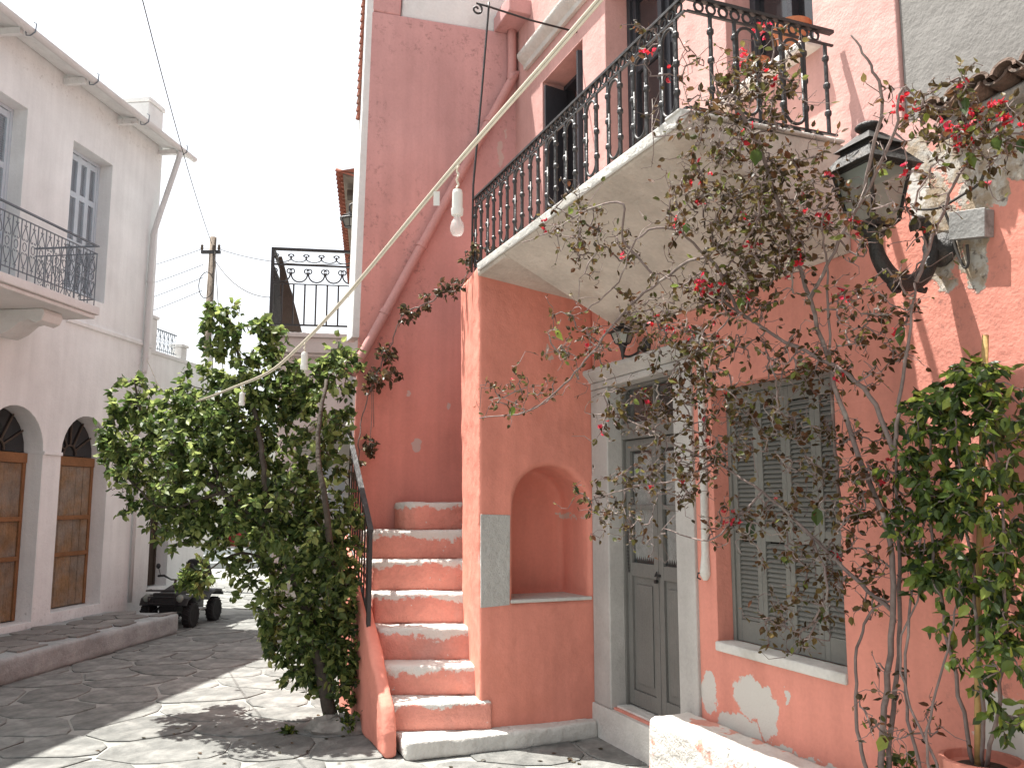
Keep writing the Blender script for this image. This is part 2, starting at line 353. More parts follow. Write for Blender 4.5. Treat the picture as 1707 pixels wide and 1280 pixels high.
# ------------------------------------------------------------------ ground, flagstones
def voronoi(xs, ys, joint, keep, jitter=.38, size=.5):
    pts = []
    nx = int((xs[1]-xs[0])/size); ny = int((ys[1]-ys[0])/size)
    for i in range(nx+1):
        for j in range(ny+1):
            pts.append((xs[0]+(i+.5*(j%2)+random.uniform(-jitter, jitter))*size*1.12, ys[0]+(j+random.uniform(-jitter, jitter))*size*.9))
    out = []
    A = np.array(pts)
    for i, p in enumerate(pts):
        if not keep(*p): continue
        poly = [(p[0]+a*size*1.1, p[1]+b*size*1.1) for a, b in ((-1, -1), (1, -1), (1, 1), (-1, 1))]
        d = np.hypot(A[:, 0]-p[0], A[:, 1]-p[1])
        jw = joint*random.uniform(.5, 1.3)
        for q in np.argsort(d)[1:16]:
            nx_, ny_ = (A[q]-p)/d[q]; c = d[q]/2-jw/2
            new = []
            for a in range(len(poly)):
                u, v = poly[a], poly[(a+1) % len(poly)]
                du = (u[0]-p[0])*nx_+(u[1]-p[1])*ny_-c; dv = (v[0]-p[0])*nx_+(v[1]-p[1])*ny_-c
                if du <= 0: new.append(u)
                if du*dv < 0:
                    t = du/(du-dv); new.append((u[0]+(v[0]-u[0])*t, u[1]+(v[1]-u[1])*t))
            poly = new
            if len(poly) < 3: break
        if len(poly) < 3: continue
        for _ in range(1):                        # round the corners
            poly = [q for a in range(len(poly)) for q in (
                tuple(poly[a][k]*.8+poly[(a+1) % len(poly)][k]*.2 for k in (0, 1)), tuple(poly[a][k]*.2+poly[(a+1) % len(poly)][k]*.8 for k in (0, 1)))]
        out.append(poly)
    return out
ground = single('street', MB().add([(-150, -60, 0), (150, -60, 0), (150, 400, 0), (-150, 400, 0)], [(0, 1, 2, 3)]), M['joint'],
    None, None, WD, (0, 0, 0), kind='structure'); tag(ground, 'flagstone paved lane with limewashed joints between the houses')
def seen(x, y):
    if y < 4.7: return False
    u = x/y
    if abs(u) > .64: return False
    s, n, _ = PK.loc((x, y, 0)); ls, ln, _ = LF.loc((x, y, 0))
    if s < 3.4 and n < -.15: return False
    if 0 < s < 3.2 and n < 1.2: return False
    if ln < .7 and ls > -2: return False
    return True
for poly in voronoi((-7, 1.6), (4.4, 19),   .026, seen, size=.56)[:300]:
    h = .009+random.uniform(0, .004)
    mb = MB(); k = len(poly); c = (sum(p[0] for p in poly)/k, sum(p[1] for p in poly)/k)
    inn = [(c[0]+(p[0]-c[0])*.96, c[1]+(p[1]-c[1])*.96) for p in poly]
    mb.add([(p[0], p[1], -.004) for p in poly]+[(p[0], p[1], h-.004) for p in poly]+[(p[0], p[1], h) for p in inn],
           [(i, (i+1) % k, k+(i+1) % k, k+i) for i in range(k)]+[(k+i, k+(i+1) % k, 2*k+(i+1) % k, 2*k+i) for i in range(k)]+[tuple(range(2*k, 3*k))])
    o = link(bpy.data.objects.new('flagstone', mb.mesh('flagstone', (c[0], c[1], 0)))); o.data.materials.append(M['stone'])
    o.parent = ground; o.location = (c[0], c[1], 0)

# ------------------------------------------------------------------ pink house
HS = thing('pink_house', 'salmon pink plastered house with outside stairs, arched niche and iron balcony', 'house', PK, (0, 0, 0))
wall = MB().box((-6.2, -.35, 0), (1.55, 0, 3.19)); up = MB().box((-2.93, -.35, 3.19), (1.55, 0, 6.6))
wall.v += up.v; wall.f = wall.f+[tuple(i+8 for i in f) for f in up.f]
wallm = MB().pn([(-6.2, 0), (1.55, 0), (1.55, 6.6), (-2.93, 6.6), (-2.93, 3.19), (-3.12, 3.19), (-3.12, 3.045), (-6.2, 3.045)], -.35, 0)
holes = [MB().box((-1.10, -.5, .24), (-.24, .2, 2.40)), MB().box((-2.435, -.5, .83), (-1.46, .2, 2.235)),
         MB().box((.11, -.5, 3.2), (.88, .2, 5.17)), MB().box((-1.22, -.5, 3.2), (-.27, .2, 5.35)), MB().box((-2.42, -.5, 3.83), (-1.72, .2, 5.2))]
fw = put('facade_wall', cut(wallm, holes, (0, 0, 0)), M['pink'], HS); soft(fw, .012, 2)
part('inner_wall', MB().box((-6.2, -.62, 0), (1.55, -.56, 6.6)), M['inside'], HS)
# wing whose end wall faces the camera
part('wing_wall', MB().add(
    [(1.5, -.36, 0), (1.5, 1.47, 0), (1.5, 1.37, 5.88), (1.5, -.36, 5.96), (3.4, -.36, 0), (3.4, .85, 0), (3.4, .75, 5.88), (3.4, -.36, 5.96)],
    [(0, 1, 2, 3), (4, 7, 6, 5), (0, 4, 5, 1), (1, 5, 6, 2), (2, 6, 7, 3), (3, 7, 4, 0)]), M['pink_wing'], HS, .02)
part('parapet_wall', MB().ps([(-.36, 5.963), (1.09, 5.892), (1.06, 6.7), (-.36, 6.7)], 1.53, 1.9), M['white_par'], HS, .02)
part('corner_pier', MB().ps([(1.10, 5.885), (1.368, 5.883), (1.35, 6.7), (1.07, 6.7)], 1.502, 1.9), M['pink_wing'], HS, .02)
part('corner_strip', MB().ps([(1.465, 2.95), (1.40, 2.95), (1.33, 6.7), (1.395, 6.7)], 1.503, 1.75), M['white_par'], HS, .008)
mb = MB()
for i in range(26):                                  # verge tiles running up the wing's street edge
    z = 4.9+i*.07; n = 1.43+(z-2.95)*-.0205+.045
    mb.add([], []); mb.tube([(1.6, n+.012, z), (1.6, n-.004, z+.066)], .02, 6)
tag(part('verge_tiles', mb, M['tile'], HS), kind='stuff')
part('chimney_ledge', MB().box((1.12, -.02, 5.93), (1.53, .21, 6.07)).box((1.14, -.02, 6.072), (1.52, .19, 6.12)), M['pink_wing'], HS, .012)
part('cornice', MB().ps([(0, 5.44), (.035, 5.44), (.04, 5.48), (.085, 5.52), (.10, 5.55), (.10, 5.58), (.06, 5.59), (0, 5.60)], -2.9, 1.22), M['lime'], HS, .004)
# drainpipe
pp = [(1.44, .06, 5.95), (1.44, .06, 5.52), (1.43, .085, 5.42), (1.43, .13, 5.31), (1.43, 1.36, 2.86), (1.43, 1.45, 2.70), (1.44, 1.54, 2.66)]
dp = part('drainpipe', MB().tube(bez(pp, 5), .042, 12), M['pipe'], HS, smooth=True)
mb = MB()
for t in (.12, .35, .62, .87):
    a = Vector(pp[3]).lerp(Vector(pp[4]), t); d = (Vector(pp[4])-Vector(pp[3])).normalized()
    part('pipe_collar', MB().tube([a, a+d*.035], .049, 12), M['pipe'], dp, smooth=False)
# stair block with niche
blk = MB().pz([(0, -.02), (0, .86), (.7, .745), (.7, -.02)], 0, 3.26, [(0, -.02), (.0, .885), (.7, .79), (.7, -.02)])
nic = MB().pn([(0, 0)], 0, 0) if False else MB().loft([(-.2, p[0], p[1]) for p in arch(.335, .305, .925, 1.56)], [(.40, p[0]*.86+.05, p[1]-.02 if p[1] > 1 else p[1]) for p in arch(.335, .305, .925, 1.54)])
bk = put('stair_block', cut(blk, [nic], (0, 0, 0)), M['pink_block'], HS); soft(bk, .04, 3); roughen(bk, .014, .016, .003)
part('niche_shelf', MB().pz([(-.012, .03), (-.012, .645), (.05, .645), (.36, .56), (.36, .08), (.05, .03)], .915, .938), M['lime'], HS, .006)
part('plaster_panel', MB().ps([(.652, .905), (.858, .895), (.862, 1.512), (.648, 1.505)], -.008, .05), M['panel'], HS, .004)
# stairs
front = [((-.126, 1.39), (-.137, .6), .12), ((.16, 1.42), (.0, .90), .30), ((.40, 1.42), (.20, .88), .49), ((.64, 1.40), (.42, .80), .71), ((.87, 1.38), (.64, .76), .93),
         ((1.04, 1.36), (.80, .74), 1.155), ((1.22, 1.34), (.99, .72), 1.375), ((1.3, 1.08), (1.22, .60), 1.59)]
ST = part('staircase', MB().pn([(-.03, 0), (-.01, .15), (.06, .30), (.25, .46), (.60, .73), (1.5, 1.34), (1.5, 0)], 1.415, 1.505), M['pink_block'], HS, .02); roughen(ST, .016, .018, .004)
tag(ST, 'pink masonry staircase with whitewashed step edges')
zp = 0
for i, (a, b, z) in enumerate(front):
    if 0 < i < 7: b = (b[0]+(b[0]-a[0])*.22, b[1]+(b[1]-a[1])*.22)
    if i == 0: poly = [a, b, (-.08, .03), (.05, .02), (.05, .88), (.6, .9), (.6, 1.4)]
    elif i == 7: poly = [(1.49, 1.09), (1.38, 1.085), (1.28, 1.05), (1.21, .98), (1.18, .88), (1.17, .72), (1.17, .58), (1.49, .4)]
    else: poly = [a, ((a[0]+b[0])/2+random.uniform(-.012, .012), (a[1]+b[1])/2), b, (min(b[0]+.5, 1.49), b[1]-.05), (min(a[0]+.5, 1.49), a[1]+.03)]
    o = part('step', MB().pz(poly, max(zp-.01, 0), z), M['pink_step'] if i else M['lime'], ST, .02, 2); roughen(o, .011, .02, .007, 2); zp = z
# threshold plinth under the door
part('threshold', MB().box((-1.27, -.33, 0), (.02, .035, .225)).box((-1.09, -.33, .2251), (-.25, -.02, .252)), M['lime'], HS, .006)
# balcony
bal = MB()
A = [(0, 2.72), (0, 3.235), (.885, 3.235), (.893, 3.205), (.885, 3.18)]
Bp = [(0, 3.03), (0, 3.235), (.885, 3.235), (.893, 3.205), (.885, 3.165)]
bal.loft([(-2.60, n, z) for n, z in A], [(-.50, n, z-(.0 if n else .0)) for n, z in A])
slab = part('balcony_slab', bal, M['soffit'], HS, .01)
part('balcony_soffit', MB().loft([(-.498, n, z) for n, z in Bp], [(.02, n, z) for n, z in Bp]), M['soffit'], HS, .01)
part('balcony_edge', MB().ps([(.895, 3.185), (.905, 3.19), (.91, 3.24), (.88, 3.25), (.86, 3.238)], -2.62, -.03).ps([(.02, 3.238), (.915, 3.238), (.915, 3.252), (.02, 3.252)], -2.618, -2.5), M['lime'], HS, .006)
RN, RZ0, RZ1 = .845, 3.285, 3.80
rl = part('balcony_railing', MB().box((-2.585, RN-.014, RZ1-.012), (.215, RN+.014, RZ1+.002)).box((-2.575, RN-.006, RZ1-.075), (.21, RN+.006, RZ1-.066)).box((-2.575, RN-.007, RZ0-.005), (.21, RN+.007, RZ0+.004))
    .box((-2.592, .03, RZ1-.0125), (-2.562, RN-.016, RZ1+.003)).box((-2.584, .03, RZ1-.075), (-2.572, RN-.008, RZ1-.066)).box((-2.585, .03, RZ0-.005), (-2.571, RN-.009, RZ0+.004)), M['iron'], HS)
tag(rl, 'black wrought iron balcony railing with looped bars and scrolls')
prof = [(.0098, 0)]
for h in (.10, .235, .37):
    prof += [(.0098, h-.016), (.0165, h-.007), (.0165, h+.007), (.0098, h+.016)]
prof += [(.0098, RZ1-.07-RZ0)]
bme = MB().lathe(prof, k=7).mesh('baluster', smooth=False)
pts = [(.19-.128*i, RN) for i in range(22)]+[(-2.578, RN-.128*(i+1)) for i in range(6)]
for s, n in pts: put('baluster', bme, M['iron'], rl, (s, n, RZ0))
def arc(c, r, a0, a1, k=10): return [(c+r*math.cos(a0+(a1-a0)*i/k), r*math.sin(a0+(a1-a0)*i/k)) for i in range(k+1)]
loop = MB().tube([(.012, 0, -.2)]+[(.064+x, 0, z) for x, z in arc(0, .052, math.pi, 0)]+[(.116, 0, -.2)], .0078, 6).mesh('loop', smooth=True)
ulop = MB().tube([(.012, 0, .2)]+[(.064+x, 0, z) for x, z in arc(0, .052, math.pi, 2*math.pi)]+[(.116, 0, .2)], .0078, 6).mesh('loop', smooth=True)
for i in range(21):
    s = .19-.128*(i+1)
    if i % 2 == 0: put('loop', loop, M['iron'], rl, (s, RN, RZ1-.14))
    if i % 2 == 0: put('loop', ulop, M['iron'], rl, (s, RN, RZ0+.07))
for i in range(5):
    if i % 2: put('loop', loop, M['iron'], rl, (-2.578, RN-.128*(i+1)-.128, RZ1-.14), (0, 0, R(90)))
    if i % 2: put('loop', ulop, M['iron'], rl, (-2.578, RN-.128*(i+1)-.128, RZ0+.07), (0, 0, R(90)))
ring = MB().tube([(.024*math.cos(a)*(1-.09*j/12), 0, .024*math.sin(a)*(1-.09*j/12)) for j, a in [(j, j*2*math.pi/10) for j in range(15)]], .006, 5).mesh('scroll', smooth=True)
for i in range(43):
    put('scroll', ring, M['iron'], rl, (.16-.064*i, RN, RZ1-.039), (0, random.uniform(0, 6), 0))
for i in range(42):
    put('scroll', ring, M['iron'], rl, (.158-.064*i, RN+.004, RZ0-.028), (0, random.uniform(0, 6), 0))
for i in range(11):
    put('scroll', ring, M['iron'], rl, (-2.578, RN-.07-.064*i, RZ1-.039), (0, 0, R(90)))
    put('scroll', ring, M['iron'], rl, (-2.578, RN-.07-.064*i, RZ0-.028), (0, 0, R(90)))
scr = [(.2, .86+.05*math.cos(a)*k_, 5.26+.05*math.sin(a)*k_) for a, k_ in [(i*.42, 1-.045*i) for i in range(20)]]
part('scroll_bracket', MB().tube([(.2, .868, 3.24), (.2, .86, 3.9), (.2, .80, 4.6), (.2, .745, 5.31), (.2, .744, 5.36)], .0085, 7)
     .tube([(.2, .0, 5.275), (.2, .4, 5.29), (.2, .745, 5.325), (.2, .83, 5.33)]+[(.2, .84+.05*math.cos(1.5+i*.42)*(1-.045*i), 5.283+.05*math.sin(1.5+i*.42)*(1-.045*i)) for i in range(19)], .008, 7), M['iron'], HS, smooth=True)
# door with frame, transom and two leaves
D = part('door', MB().box((-1.10, -.16, .25), (-1.075, -.09, 2.4)).box((-.265, -.16, .25), (-.24, -.09, 2.4)).box((-1.075, -.16, 2.365), (-.265, -.09, 2.389))
         .box((-1.075, -.155, 2.02), (-.265, -.08, 2.13)).box((-.68, -.15, 2.13), (-.66, -.10, 2.375)), M['door'], HS, .004)
tag(D, 'grey panelled double door with lace curtained panes')
part('transom_glass', MB().box((-1.075, -.128, 2.13), (-.265, -.122, 2.375)), M['glass'], D)
for s0, s1 in ((-1.073, -.674), (-.668, -.267)):
    w = .055
    part('door_leaf', MB().box((s0, -.15, .262), (s0+w, -.11, 2.015)).box((s1-w, -.15, .262), (s1, -.11, 2.015))
         .box((s0+w, -.15, 1.94), (s1-w, -.112, 2.015)).box((s0+w, -.15, 1.10), (s1-w, -.112, 1.19)).box((s0+w, -.15, .262), (s1-w, -.112, .36))
         .box((s0+w, -.146, 1.545), (s1-w, -.114, 1.575)).box((s0+w, -.14, .36), (s1-w, -.128, 1.10)).box((s0+w+.045, -.128, .41), (s1-w-.045, -.118, 1.05)), M['door'], D, .004)
    for z0, z1 in ((1.19, 1.545), (1.575, 1.94)):
        part('glass_pane', MB().box((s0+w, -.134, z0), (s1-w, -.131, z1)), M['glass'], D)
    cu = MB(); k = 11
    for i in range(k):
        a = s0+w+.005+(s1-s0-2*w-.01)*i/k; b_ = s0+w+.005+(s1-s0-2*w-.01)*(i+1)/k; m_ = (a+b_)/2
        cu.add([(a, -.142, 1.235), (m_, -.142, 1.205), (b_, -.142, 1.235), (b_, -.142, 1.92), (a, -.142, 1.92)], [(0, 1, 2, 3, 4)])
    part('lace_curtain', cu, M['lace'], D)
part('latch', MB().box((-.70, -.112, 1.12), (-.64, -.098, 1.135)).lathe([(.012, 0), (.012, .02)], (-.672, -.1, 1.09), 10, 'y').tube([(-.672, -.095, 1.10), (-.69, -.09, 1.13), (-.672, -.095, 1.15), (-.655, -.09, 1.12)], .004, 5), M['iron'], D)
part('chain', MB().tube(bez([(-.30, -.10, 1.40), (-.302, -.097, 1.25), (-.305, -.1, 1.12)], 12), [.003+.003*(i % 2) for i in range(25)], 5), M['iron_rust'], D)
part('door_surround', MB().box((-.249, -.2, .2255), (.0, .022, 2.39)).box((-1.285, -.2, .2255), (-1.091, .022, 2.39)).box((-1.285, -.2, 2.391), (.0, .024, 2.44)), M['greywash'], HS, .01)
part('door_cornice', MB().ps([(0, 2.44), (.03, 2.442), (.05, 2.47), (.085, 2.50), (.085, 2.53), (0, 2.545)], -1.34, .0), M['greywash'], HS, .005)
part('conduit', MB().tube(bez([(-1.385, .012, 2.6), (-1.39, .012, 1.9), (-1.385, .014, 1.3), (-1.375, .014, 1.16)], 4), [.024]*9+[.03, .034, .03, .012], 8), M['lime'], HS, smooth=True)
part('hook', MB().tube([(-1.36, 0, 1.2), (-1.36, .05, 1.2), (-1.36, .055, 1.175), (-1.36, .035, 1.165)], .005, 6), M['iron'], HS)
# shuttered ground floor window
WN = part('window', MB().box((-2.433, -.16, 2.195), (-1.462, -.1, 2.233)).box((-2.433, -.16, .84), (-2.40, -.1, 2.195)).box((-1.49, -.16, .84), (-1.462, -.1, 2.195)), M['shut'], HS, .003)
tag(WN, 'grey louvred window shutters on the ground floor')
part('shutter_backing', MB().box((-2.40, -.19, .84), (-1.49, -.18, 2.19)), M['inside'], WN)
sw = .2265
slat = MB().loft([(0, -.010, -.0105), (0, -.0065, -.0125), (0, .012, .0095), (0, .009, .0125)][::1], [(sw-.074, -.010, -.0105), (sw-.074, -.0065, -.0125), (sw-.074, .012, .0095), (sw-.074, .009, .0125)]).mesh('slat')
for v in range(len(slat.vertices)): slat.vertices[v].co.z *= -1       # slope down and out
for i in range(4):
    a = -2.399+i*(sw+.001)
    part('shutter', MB().box((a, -.15, .845), (a+.036, -.112, 2.193)).box((a+sw-.036, -.15, .845), (a+sw, -.112, 2.193)).box((a+.036, -.149, .845), (a+sw-.036, -.113, .96)).box((a+.036, -.149, 2.12), (a+sw-.036, -.113, 2.193)).box((a+.036, -.149, 1.388), (a+sw-.036, -.113, 1.455)), M['shut'], WN, .003)
    z = .974
    while z < 2.12:
        if not 1.388 < z < 1.452: put('slat', slat, M['shut'], WN, (a+.037, -.128, z))
        z += .0245
part('sill', MB().box((-2.44, -.12, .79), (-1.45, .016, .842)), M['lime'], HS, .01)
# upper openings
U1 = part('upper_window', MB().box((.85, -.3, 3.24), (.878, -.2, 5.165)).box((.112, -.3, 3.24), (.14, -.2, 5.165)).box((.14, -.3, 5.13), (.85, -.2, 5.165)), M['dark'], HS, .003)
for s0, s1, n0, n1 in ((.845, .80, -.20, .02), (.145, .18, -.20, .02)):
    part('open_shutter', MB().pz([(s0, n0), (s1, n1), (s1-.028, n1), (s0-.028, n0)], 3.26, 5.10), M['dark'], U1, .003)
U2 = part('upper_door', MB().box((-1.218, -.26, 3.24), (-1.17, -.18, 5.345)).box((-.32, -.26, 3.24), (-.272, -.18, 5.345)).box((-1.17, -.26, 5.28), (-.32, -.18, 5.345)).box((-.77, -.25, 3.24), (-.72, -.17, 5.28)), M['dark'], HS, .003)
for s0, s1 in ((-1.17, -.77), (-.72, -.32)):
    part('door_leaf', MB().box((s0, -.245, 3.25), (s0+.05, -.20, 5.28)).box((s1-.05, -.245, 3.25), (s1, -.20, 5.28)).box((s0+.05, -.243, 3.25), (s1-.05, -.21, 3.9)).box((s0+.05, -.243, 4.7), (s1-.05, -.205, 4.76)).box((s0+.09, -.21, 3.33), (s1-.09, -.20, 3.82)), M['dark'], U2, .003)
    part('glass_pane', MB().box((s0+.05, -.226, 3.9), (s1-.05, -.222, 4.7)).box((s0+.05, -.226, 4.76), (s1-.05, -.222, 5.28)), M['dglass'], U2)
U3 = part('upper_window', MB().box((-2.418, -.24, 3.85), (-2.37, -.17, 5.195)).box((-1.77, -.24, 3.85), (-1.722, -.17, 5.195)).box((-2.37, -.24, 3.85), (-1.77, -.17, 3.9)).box((-2.09, -.23, 3.9), (-2.05, -.16, 5.15)).box((-2.37, -.23, 4.5), (-1.77, -.165, 4.54)), M['dark'], HS, .003)
part('glass_pane', MB().box((-2.37, -.21, 3.9), (-1.77, -.205, 5.15)), M['dglass'], U3)
part('upper_sill', MB().box((-2.47, -.1, 3.785), (-1.68, .09, 3.832)), M['lime'], HS, .012)
# stair railing
rb = [(.62, .735), (1.48, 1.33)]; rt = [(.62, 1.40), (1.48, 2.16)]; rn = 1.475
SR = part('stair_railing', MB().loft([(rt[0][0]-.02, rn-.02, rt[0][1]-.02), (rt[0][0]-.02, rn+.02, rt[0][1]-.02), (rt[0][0]-.02, rn+.02, rt[0][1]), (rt[0][0]-.02, rn-.02, rt[0][1])], [(rt[1][0], rn-.02, rt[1][1]-.02), (rt[1][0], rn+.02, rt[1][1]-.02), (rt[1][0], rn+.02, rt[1][1]), (rt[1][0], rn-.02, rt[1][1])])
     .tube([(.62, rn, .79), (1.48, rn, 1.385)], .009, 6), M['iron'], HS)
part('post', MB().box((.605, rn-.014, .70), (.635, rn+.014, 1.40)), M['iron'], SR)
part('end_knob', MB().lathe([(.012, 0), (.03, .02), (.034, .05), (.02, .085), (.004, .095)], (1.47, rn, 2.16), 12), M['plastic'], SR, smooth=True)
for i in range(9):
    s = .71+.088*i; t = (s-.62)/.86; z0 = .79+.595*t; z1 = 1.39+.755*t
    part('baluster', MB().tube([(s, rn, z0), (s, rn, z0+.2), (s, rn, z0+.22), (s, rn, z0+.24), (s, rn, z1)], [.0075, .0075, .014, .0075, .0075], 6), M['iron'], SR)

# low masonry bench below the window
single('low_bench_wall', MB().pz([(-1.19, .02), (-1.18, .30), (-6, .235), (-6, .02)], 0, .415, [(-1.19, .005), (-1.19, .29), (-6, .225), (-6, .005)]), M['lime_pink'],
       'low whitewashed masonry bench with flaking pink paint beneath the shuttered window', 'bench', PK, (-1.19, .15, 0), bev=.02)
roughen(bpy.data.objects['low_bench_wall'], .018, .02, .006)

# ------------------------------------------------------------------ neighbouring house and tile coping on the right
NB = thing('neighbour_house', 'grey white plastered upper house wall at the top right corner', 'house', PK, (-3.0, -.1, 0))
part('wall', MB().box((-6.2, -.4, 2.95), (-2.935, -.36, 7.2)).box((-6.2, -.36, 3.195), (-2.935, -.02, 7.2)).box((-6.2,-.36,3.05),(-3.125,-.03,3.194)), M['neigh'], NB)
CP = thing('tile_coping', 'projecting course of old brown barrel tiles above the peeling wall', 'roof tiles', PK, (-3.12, 0, 3.19))
part('mortar_bed', MB().ps([(-.03, 3.05), (.05, 3.05), (.075, 3.085), (-.03, 3.16)], -6.1, -3.17), M['rock'], CP, .01)
def barrel(r, ln, t=.012, k=8, inv=False):
    m_ = MB(); vs = []
    for e, (y, rr) in enumerate(((0, r), (ln, r*.86))):
        for q in (rr, rr-t):
            for j in range(k+1):
                a = math.pi*j/k; vs.append((q*math.cos(a), y, (q*math.sin(a))*(-.75 if inv else .85)))
    n = k+1; fs = []
    for j in range(k):
        fs += [(j, j+1, 2*n+j+1, 2*n+j), (n+j, 3*n+j, 3*n+j+1, n+j+1), (j, n+j, n+j+1, j+1), (2*n+j, 2*n+j+1, 3*n+j+1, 3*n+j)]
    return m_.add(vs, fs)
tm = barrel(.052, .26, .013).mesh('tile'); ti = barrel(.052, .26, .013, inv=True).mesh('tile')
for i in range(26):
    s = -3.20-.108*i
    # cover tile pointing out of the wall, channel tile between
    put('tile', tm, M['oldtile'], CP, (s+random.uniform(-.008, .008), .14+random.uniform(-.01, .01), 3.135+random.uniform(-.005, .005)), (R(-13), 0, R(180+random.uniform(-4, 4))))
    put('tile', ti, M['oldtile'], CP, (s-.054, .125+random.uniform(-.01, .01), 3.145), (R(-13), 0, R(180)))

# ------------------------------------------------------------------ white house on the left (s towards the camera)
WH = thing('white_house', 'two storey white house with arched wooden doors and blue shutters on the left', 'house', LF, (0, 0, 0))
wm = MB().box((-.15, -.35, 0), (8, 0, 6.62)); c2, r2 = 1.167, .467; c1 = 2.42
ho = [MB().pn(arch(c2, r2, .35, 2.15), -.6, .2), MB().pn(arch(c1, r2, .30, 2.15), -.6, .2), MB().pn(arch(3.72, r2, .28, 2.15), -.6, .2),
      MB().box((1.0, -.6, 4.05), (1.80, .2, 5.86)), MB().box((2.61, -.6, 3.72), (3.45, .2, 5.87)), MB().box((4.3, -.6, 4.05), (5.1, .2, 5.86))]
lw = put('wall', cut(wm, ho, (0, 0, 0)), M['white'], WH); soft(lw, .012, 2)
part('end_wall', MB().box((-.15, -4.5, 0), (.15, -.352, 6.6)), M['white'], WH)
part('inner_wall', MB().box((.15, -.62, 0), (8, -.56, 6.6)), M['inside'], WH)
part('string_course', MB().ps([(0, 3.67), (.03, 3.68), (.035, 3.72), (.018, 3.74), (.018, 3.76), (0, 3.765)], -.13, 1.72), M['white'], WH, .004)
for a, b_ in ((1.632, 1.955), (2.885, 3.255), (.55, .702)): part('impost', MB().box((a, -.19, 2.115), (b_, .022, 2.155)), M['white'], WH, .006)
for c, z0 in ((c2, .35), (c1, .30), (3.72, .28)):
    dr = part('arched_door', MB().box((c-r2+.005, -.26, 2.02), (c+r2-.005, -.18, 2.13)).box((c-r2+.004, -.25, z0+.01), (c-r2+.05, -.19, 2.02)).box((c+r2-.05, -.25, z0+.01), (c+r2-.004, -.19, 2.02)), M['woodframe'], WH, .004)
    x = c-r2+.052
    for i in range(6):
        w = (2*r2-.104)/6
        part('plank', MB().box((x+.002, -.24-random.uniform(0, .006), z0+.015), (x+w-.002, -.205+random.uniform(-.004, .004), 2.018)), M['wood'], dr, .003); x += w
    for z in (.95, 1.38):
        part('batten', MB().box((c-r2+.03, -.205, z), (c+r2-.03, -.18, z+.05)), M['woodframe'], dr, .003)
    part('fanlight_glass', MB().pn(arch(c, r2-.01, 2.14, 2.15), -.235, -.228), M['dglass'], dr)
    fb = MB()
    for a in range(1, 6):
        q = math.pi*a/6; fb.tube([(c+.12*math.cos(q), -.215, 2.15+.12*math.sin(q)), (c+(r2-.01)*math.cos(q), -.215, 2.15+(r2-.01)*math.sin(q))], .012, 5)
    fb.tube([(c+.12*math.cos(math.pi*i/10), -.215, 2.15+.12*math.sin(math.pi*i/10)) for i in range(11)], .012, 5)
    part('fanlight_bars', fb, M['dkwood'], dr)
for (s0, s1, z0, z1) in ((1.0, 1.80, 4.05, 5.86), (2.61, 3.45, 3.72, 5.87), (4.3, 5.1, 4.05, 5.86)):
    wn = part('window', MB().box((s0, -.25, z0), (s0+.04, -.17, z1)).box((s1-.04, -.25, z0), (s1, -.17, z1)).box((s0+.04, -.25, z1-.04), (s1-.04, -.17, z1)).box((s0+.04, -.25, z0), (s1-.04, -.17, z0+.03)), M['blue'], WH, .003)
    n_ = 4; w = (s1-s0-.08)/n_
    for i in range(n_):
        a = s0+.04+i*w
        fr = MB().box((a, -.22, z0+.03), (a+.035, -.18, z1-.04)).box((a+w-.035, -.22, z0+.03), (a+w, -.18, z1-.04))
        for z in (z0+.03, z0+.03+(z1-z0)*.33, z0+.03+(z1-z0)*.66, z1-.12): fr.box((a+.035, -.219, z), (a+w-.035, -.181, z+.07))
        sh = part('shutter', fr, M['blue'], wn, .002)
        sl_ = MB(); z = z0+.1
        while z < z1-.12:
            sl_.add([(a+.035, -.19, z), (a+w-.035, -.19, z), (a+w-.035, -.212, z+.024), (a+.035, -.212, z+.024)], [(0, 1, 2, 3)]); z += .026
        part('shutter_backing', MB().box((a+.03, -.232, z0+.03), (a+w-.03, -.226, z1-.05)), M['blue'], wn)
        tag(part('slats', sl_, M['blue'], wn, fix=False), kind='stuff')
# eaves, gutter, roof, chimney, downpipe
part('roof_eave', MB().ps([(.01, 6.56), (.30, 6.49), (.30, 6.52), (-3.0, 7.30), (-3.0, 7.20), (.01, 6.59)], -.38, 8), M['white'], WH, .004)
gp = [(.34+.05*math.cos(a), 6.50+.05*math.sin(a)) for a in [math.pi+math.pi*i/8 for i in range(9)]]+[(.34+.042*math.cos(a), 6.50+.042*math.sin(a)) for a in [2*math.pi-math.pi*i/8 for i in range(9)]]
gt = part('gutter', MB().ps(gp, -.42, 8), M['pipew'], WH)
for s in (-.1, .9, 2.0, 3.1):
    part('gutter_bracket', MB().tube([(s, .28, 6.50), (s, .29, 6.44), (s, .34, 6.435), (s, .395, 6.47), (s, .40, 6.56), (s, .37, 6.58)], .007, 5), M['iron_lt'], gt)
    part('eave_rafter', MB().box((s+.02, .002, 6.43), (s+.07, .27, 6.50)), M['white'], gt)
rt_ = MB()
for i in range(58): rt_.tube([(-.3+i*.14, .20, 6.562), (-.3+i*.14, -.5, 6.727)], .035, 6)
tag(part('roof_tiles', rt_, M['oldtile'], WH), kind='stuff')
part('chimney', MB().box((-.16, -.42, 6.6), (.22, -.02, 7.10)).box((-.18, -.44, 7.102), (.24, 0, 7.17)), M['white_par'], WH, .015)
dpp = part('downpipe', MB().tube(bez([(-.02, .33, 6.44), (-.02, .31, 6.3), (.08, .10, 5.35), (.09, .07, 5.1), (.09, .06, 4.2), (.09, .06, 3.5), (.1, .055, 3.3)], 4), .038, 10), M['pipew'], WH, smooth=True)
part('downpipe_lower', MB().tube([(.1, .04, 3.28), (.1, .04, .3)], .026, 8), M['pipew'], WH, smooth=True)
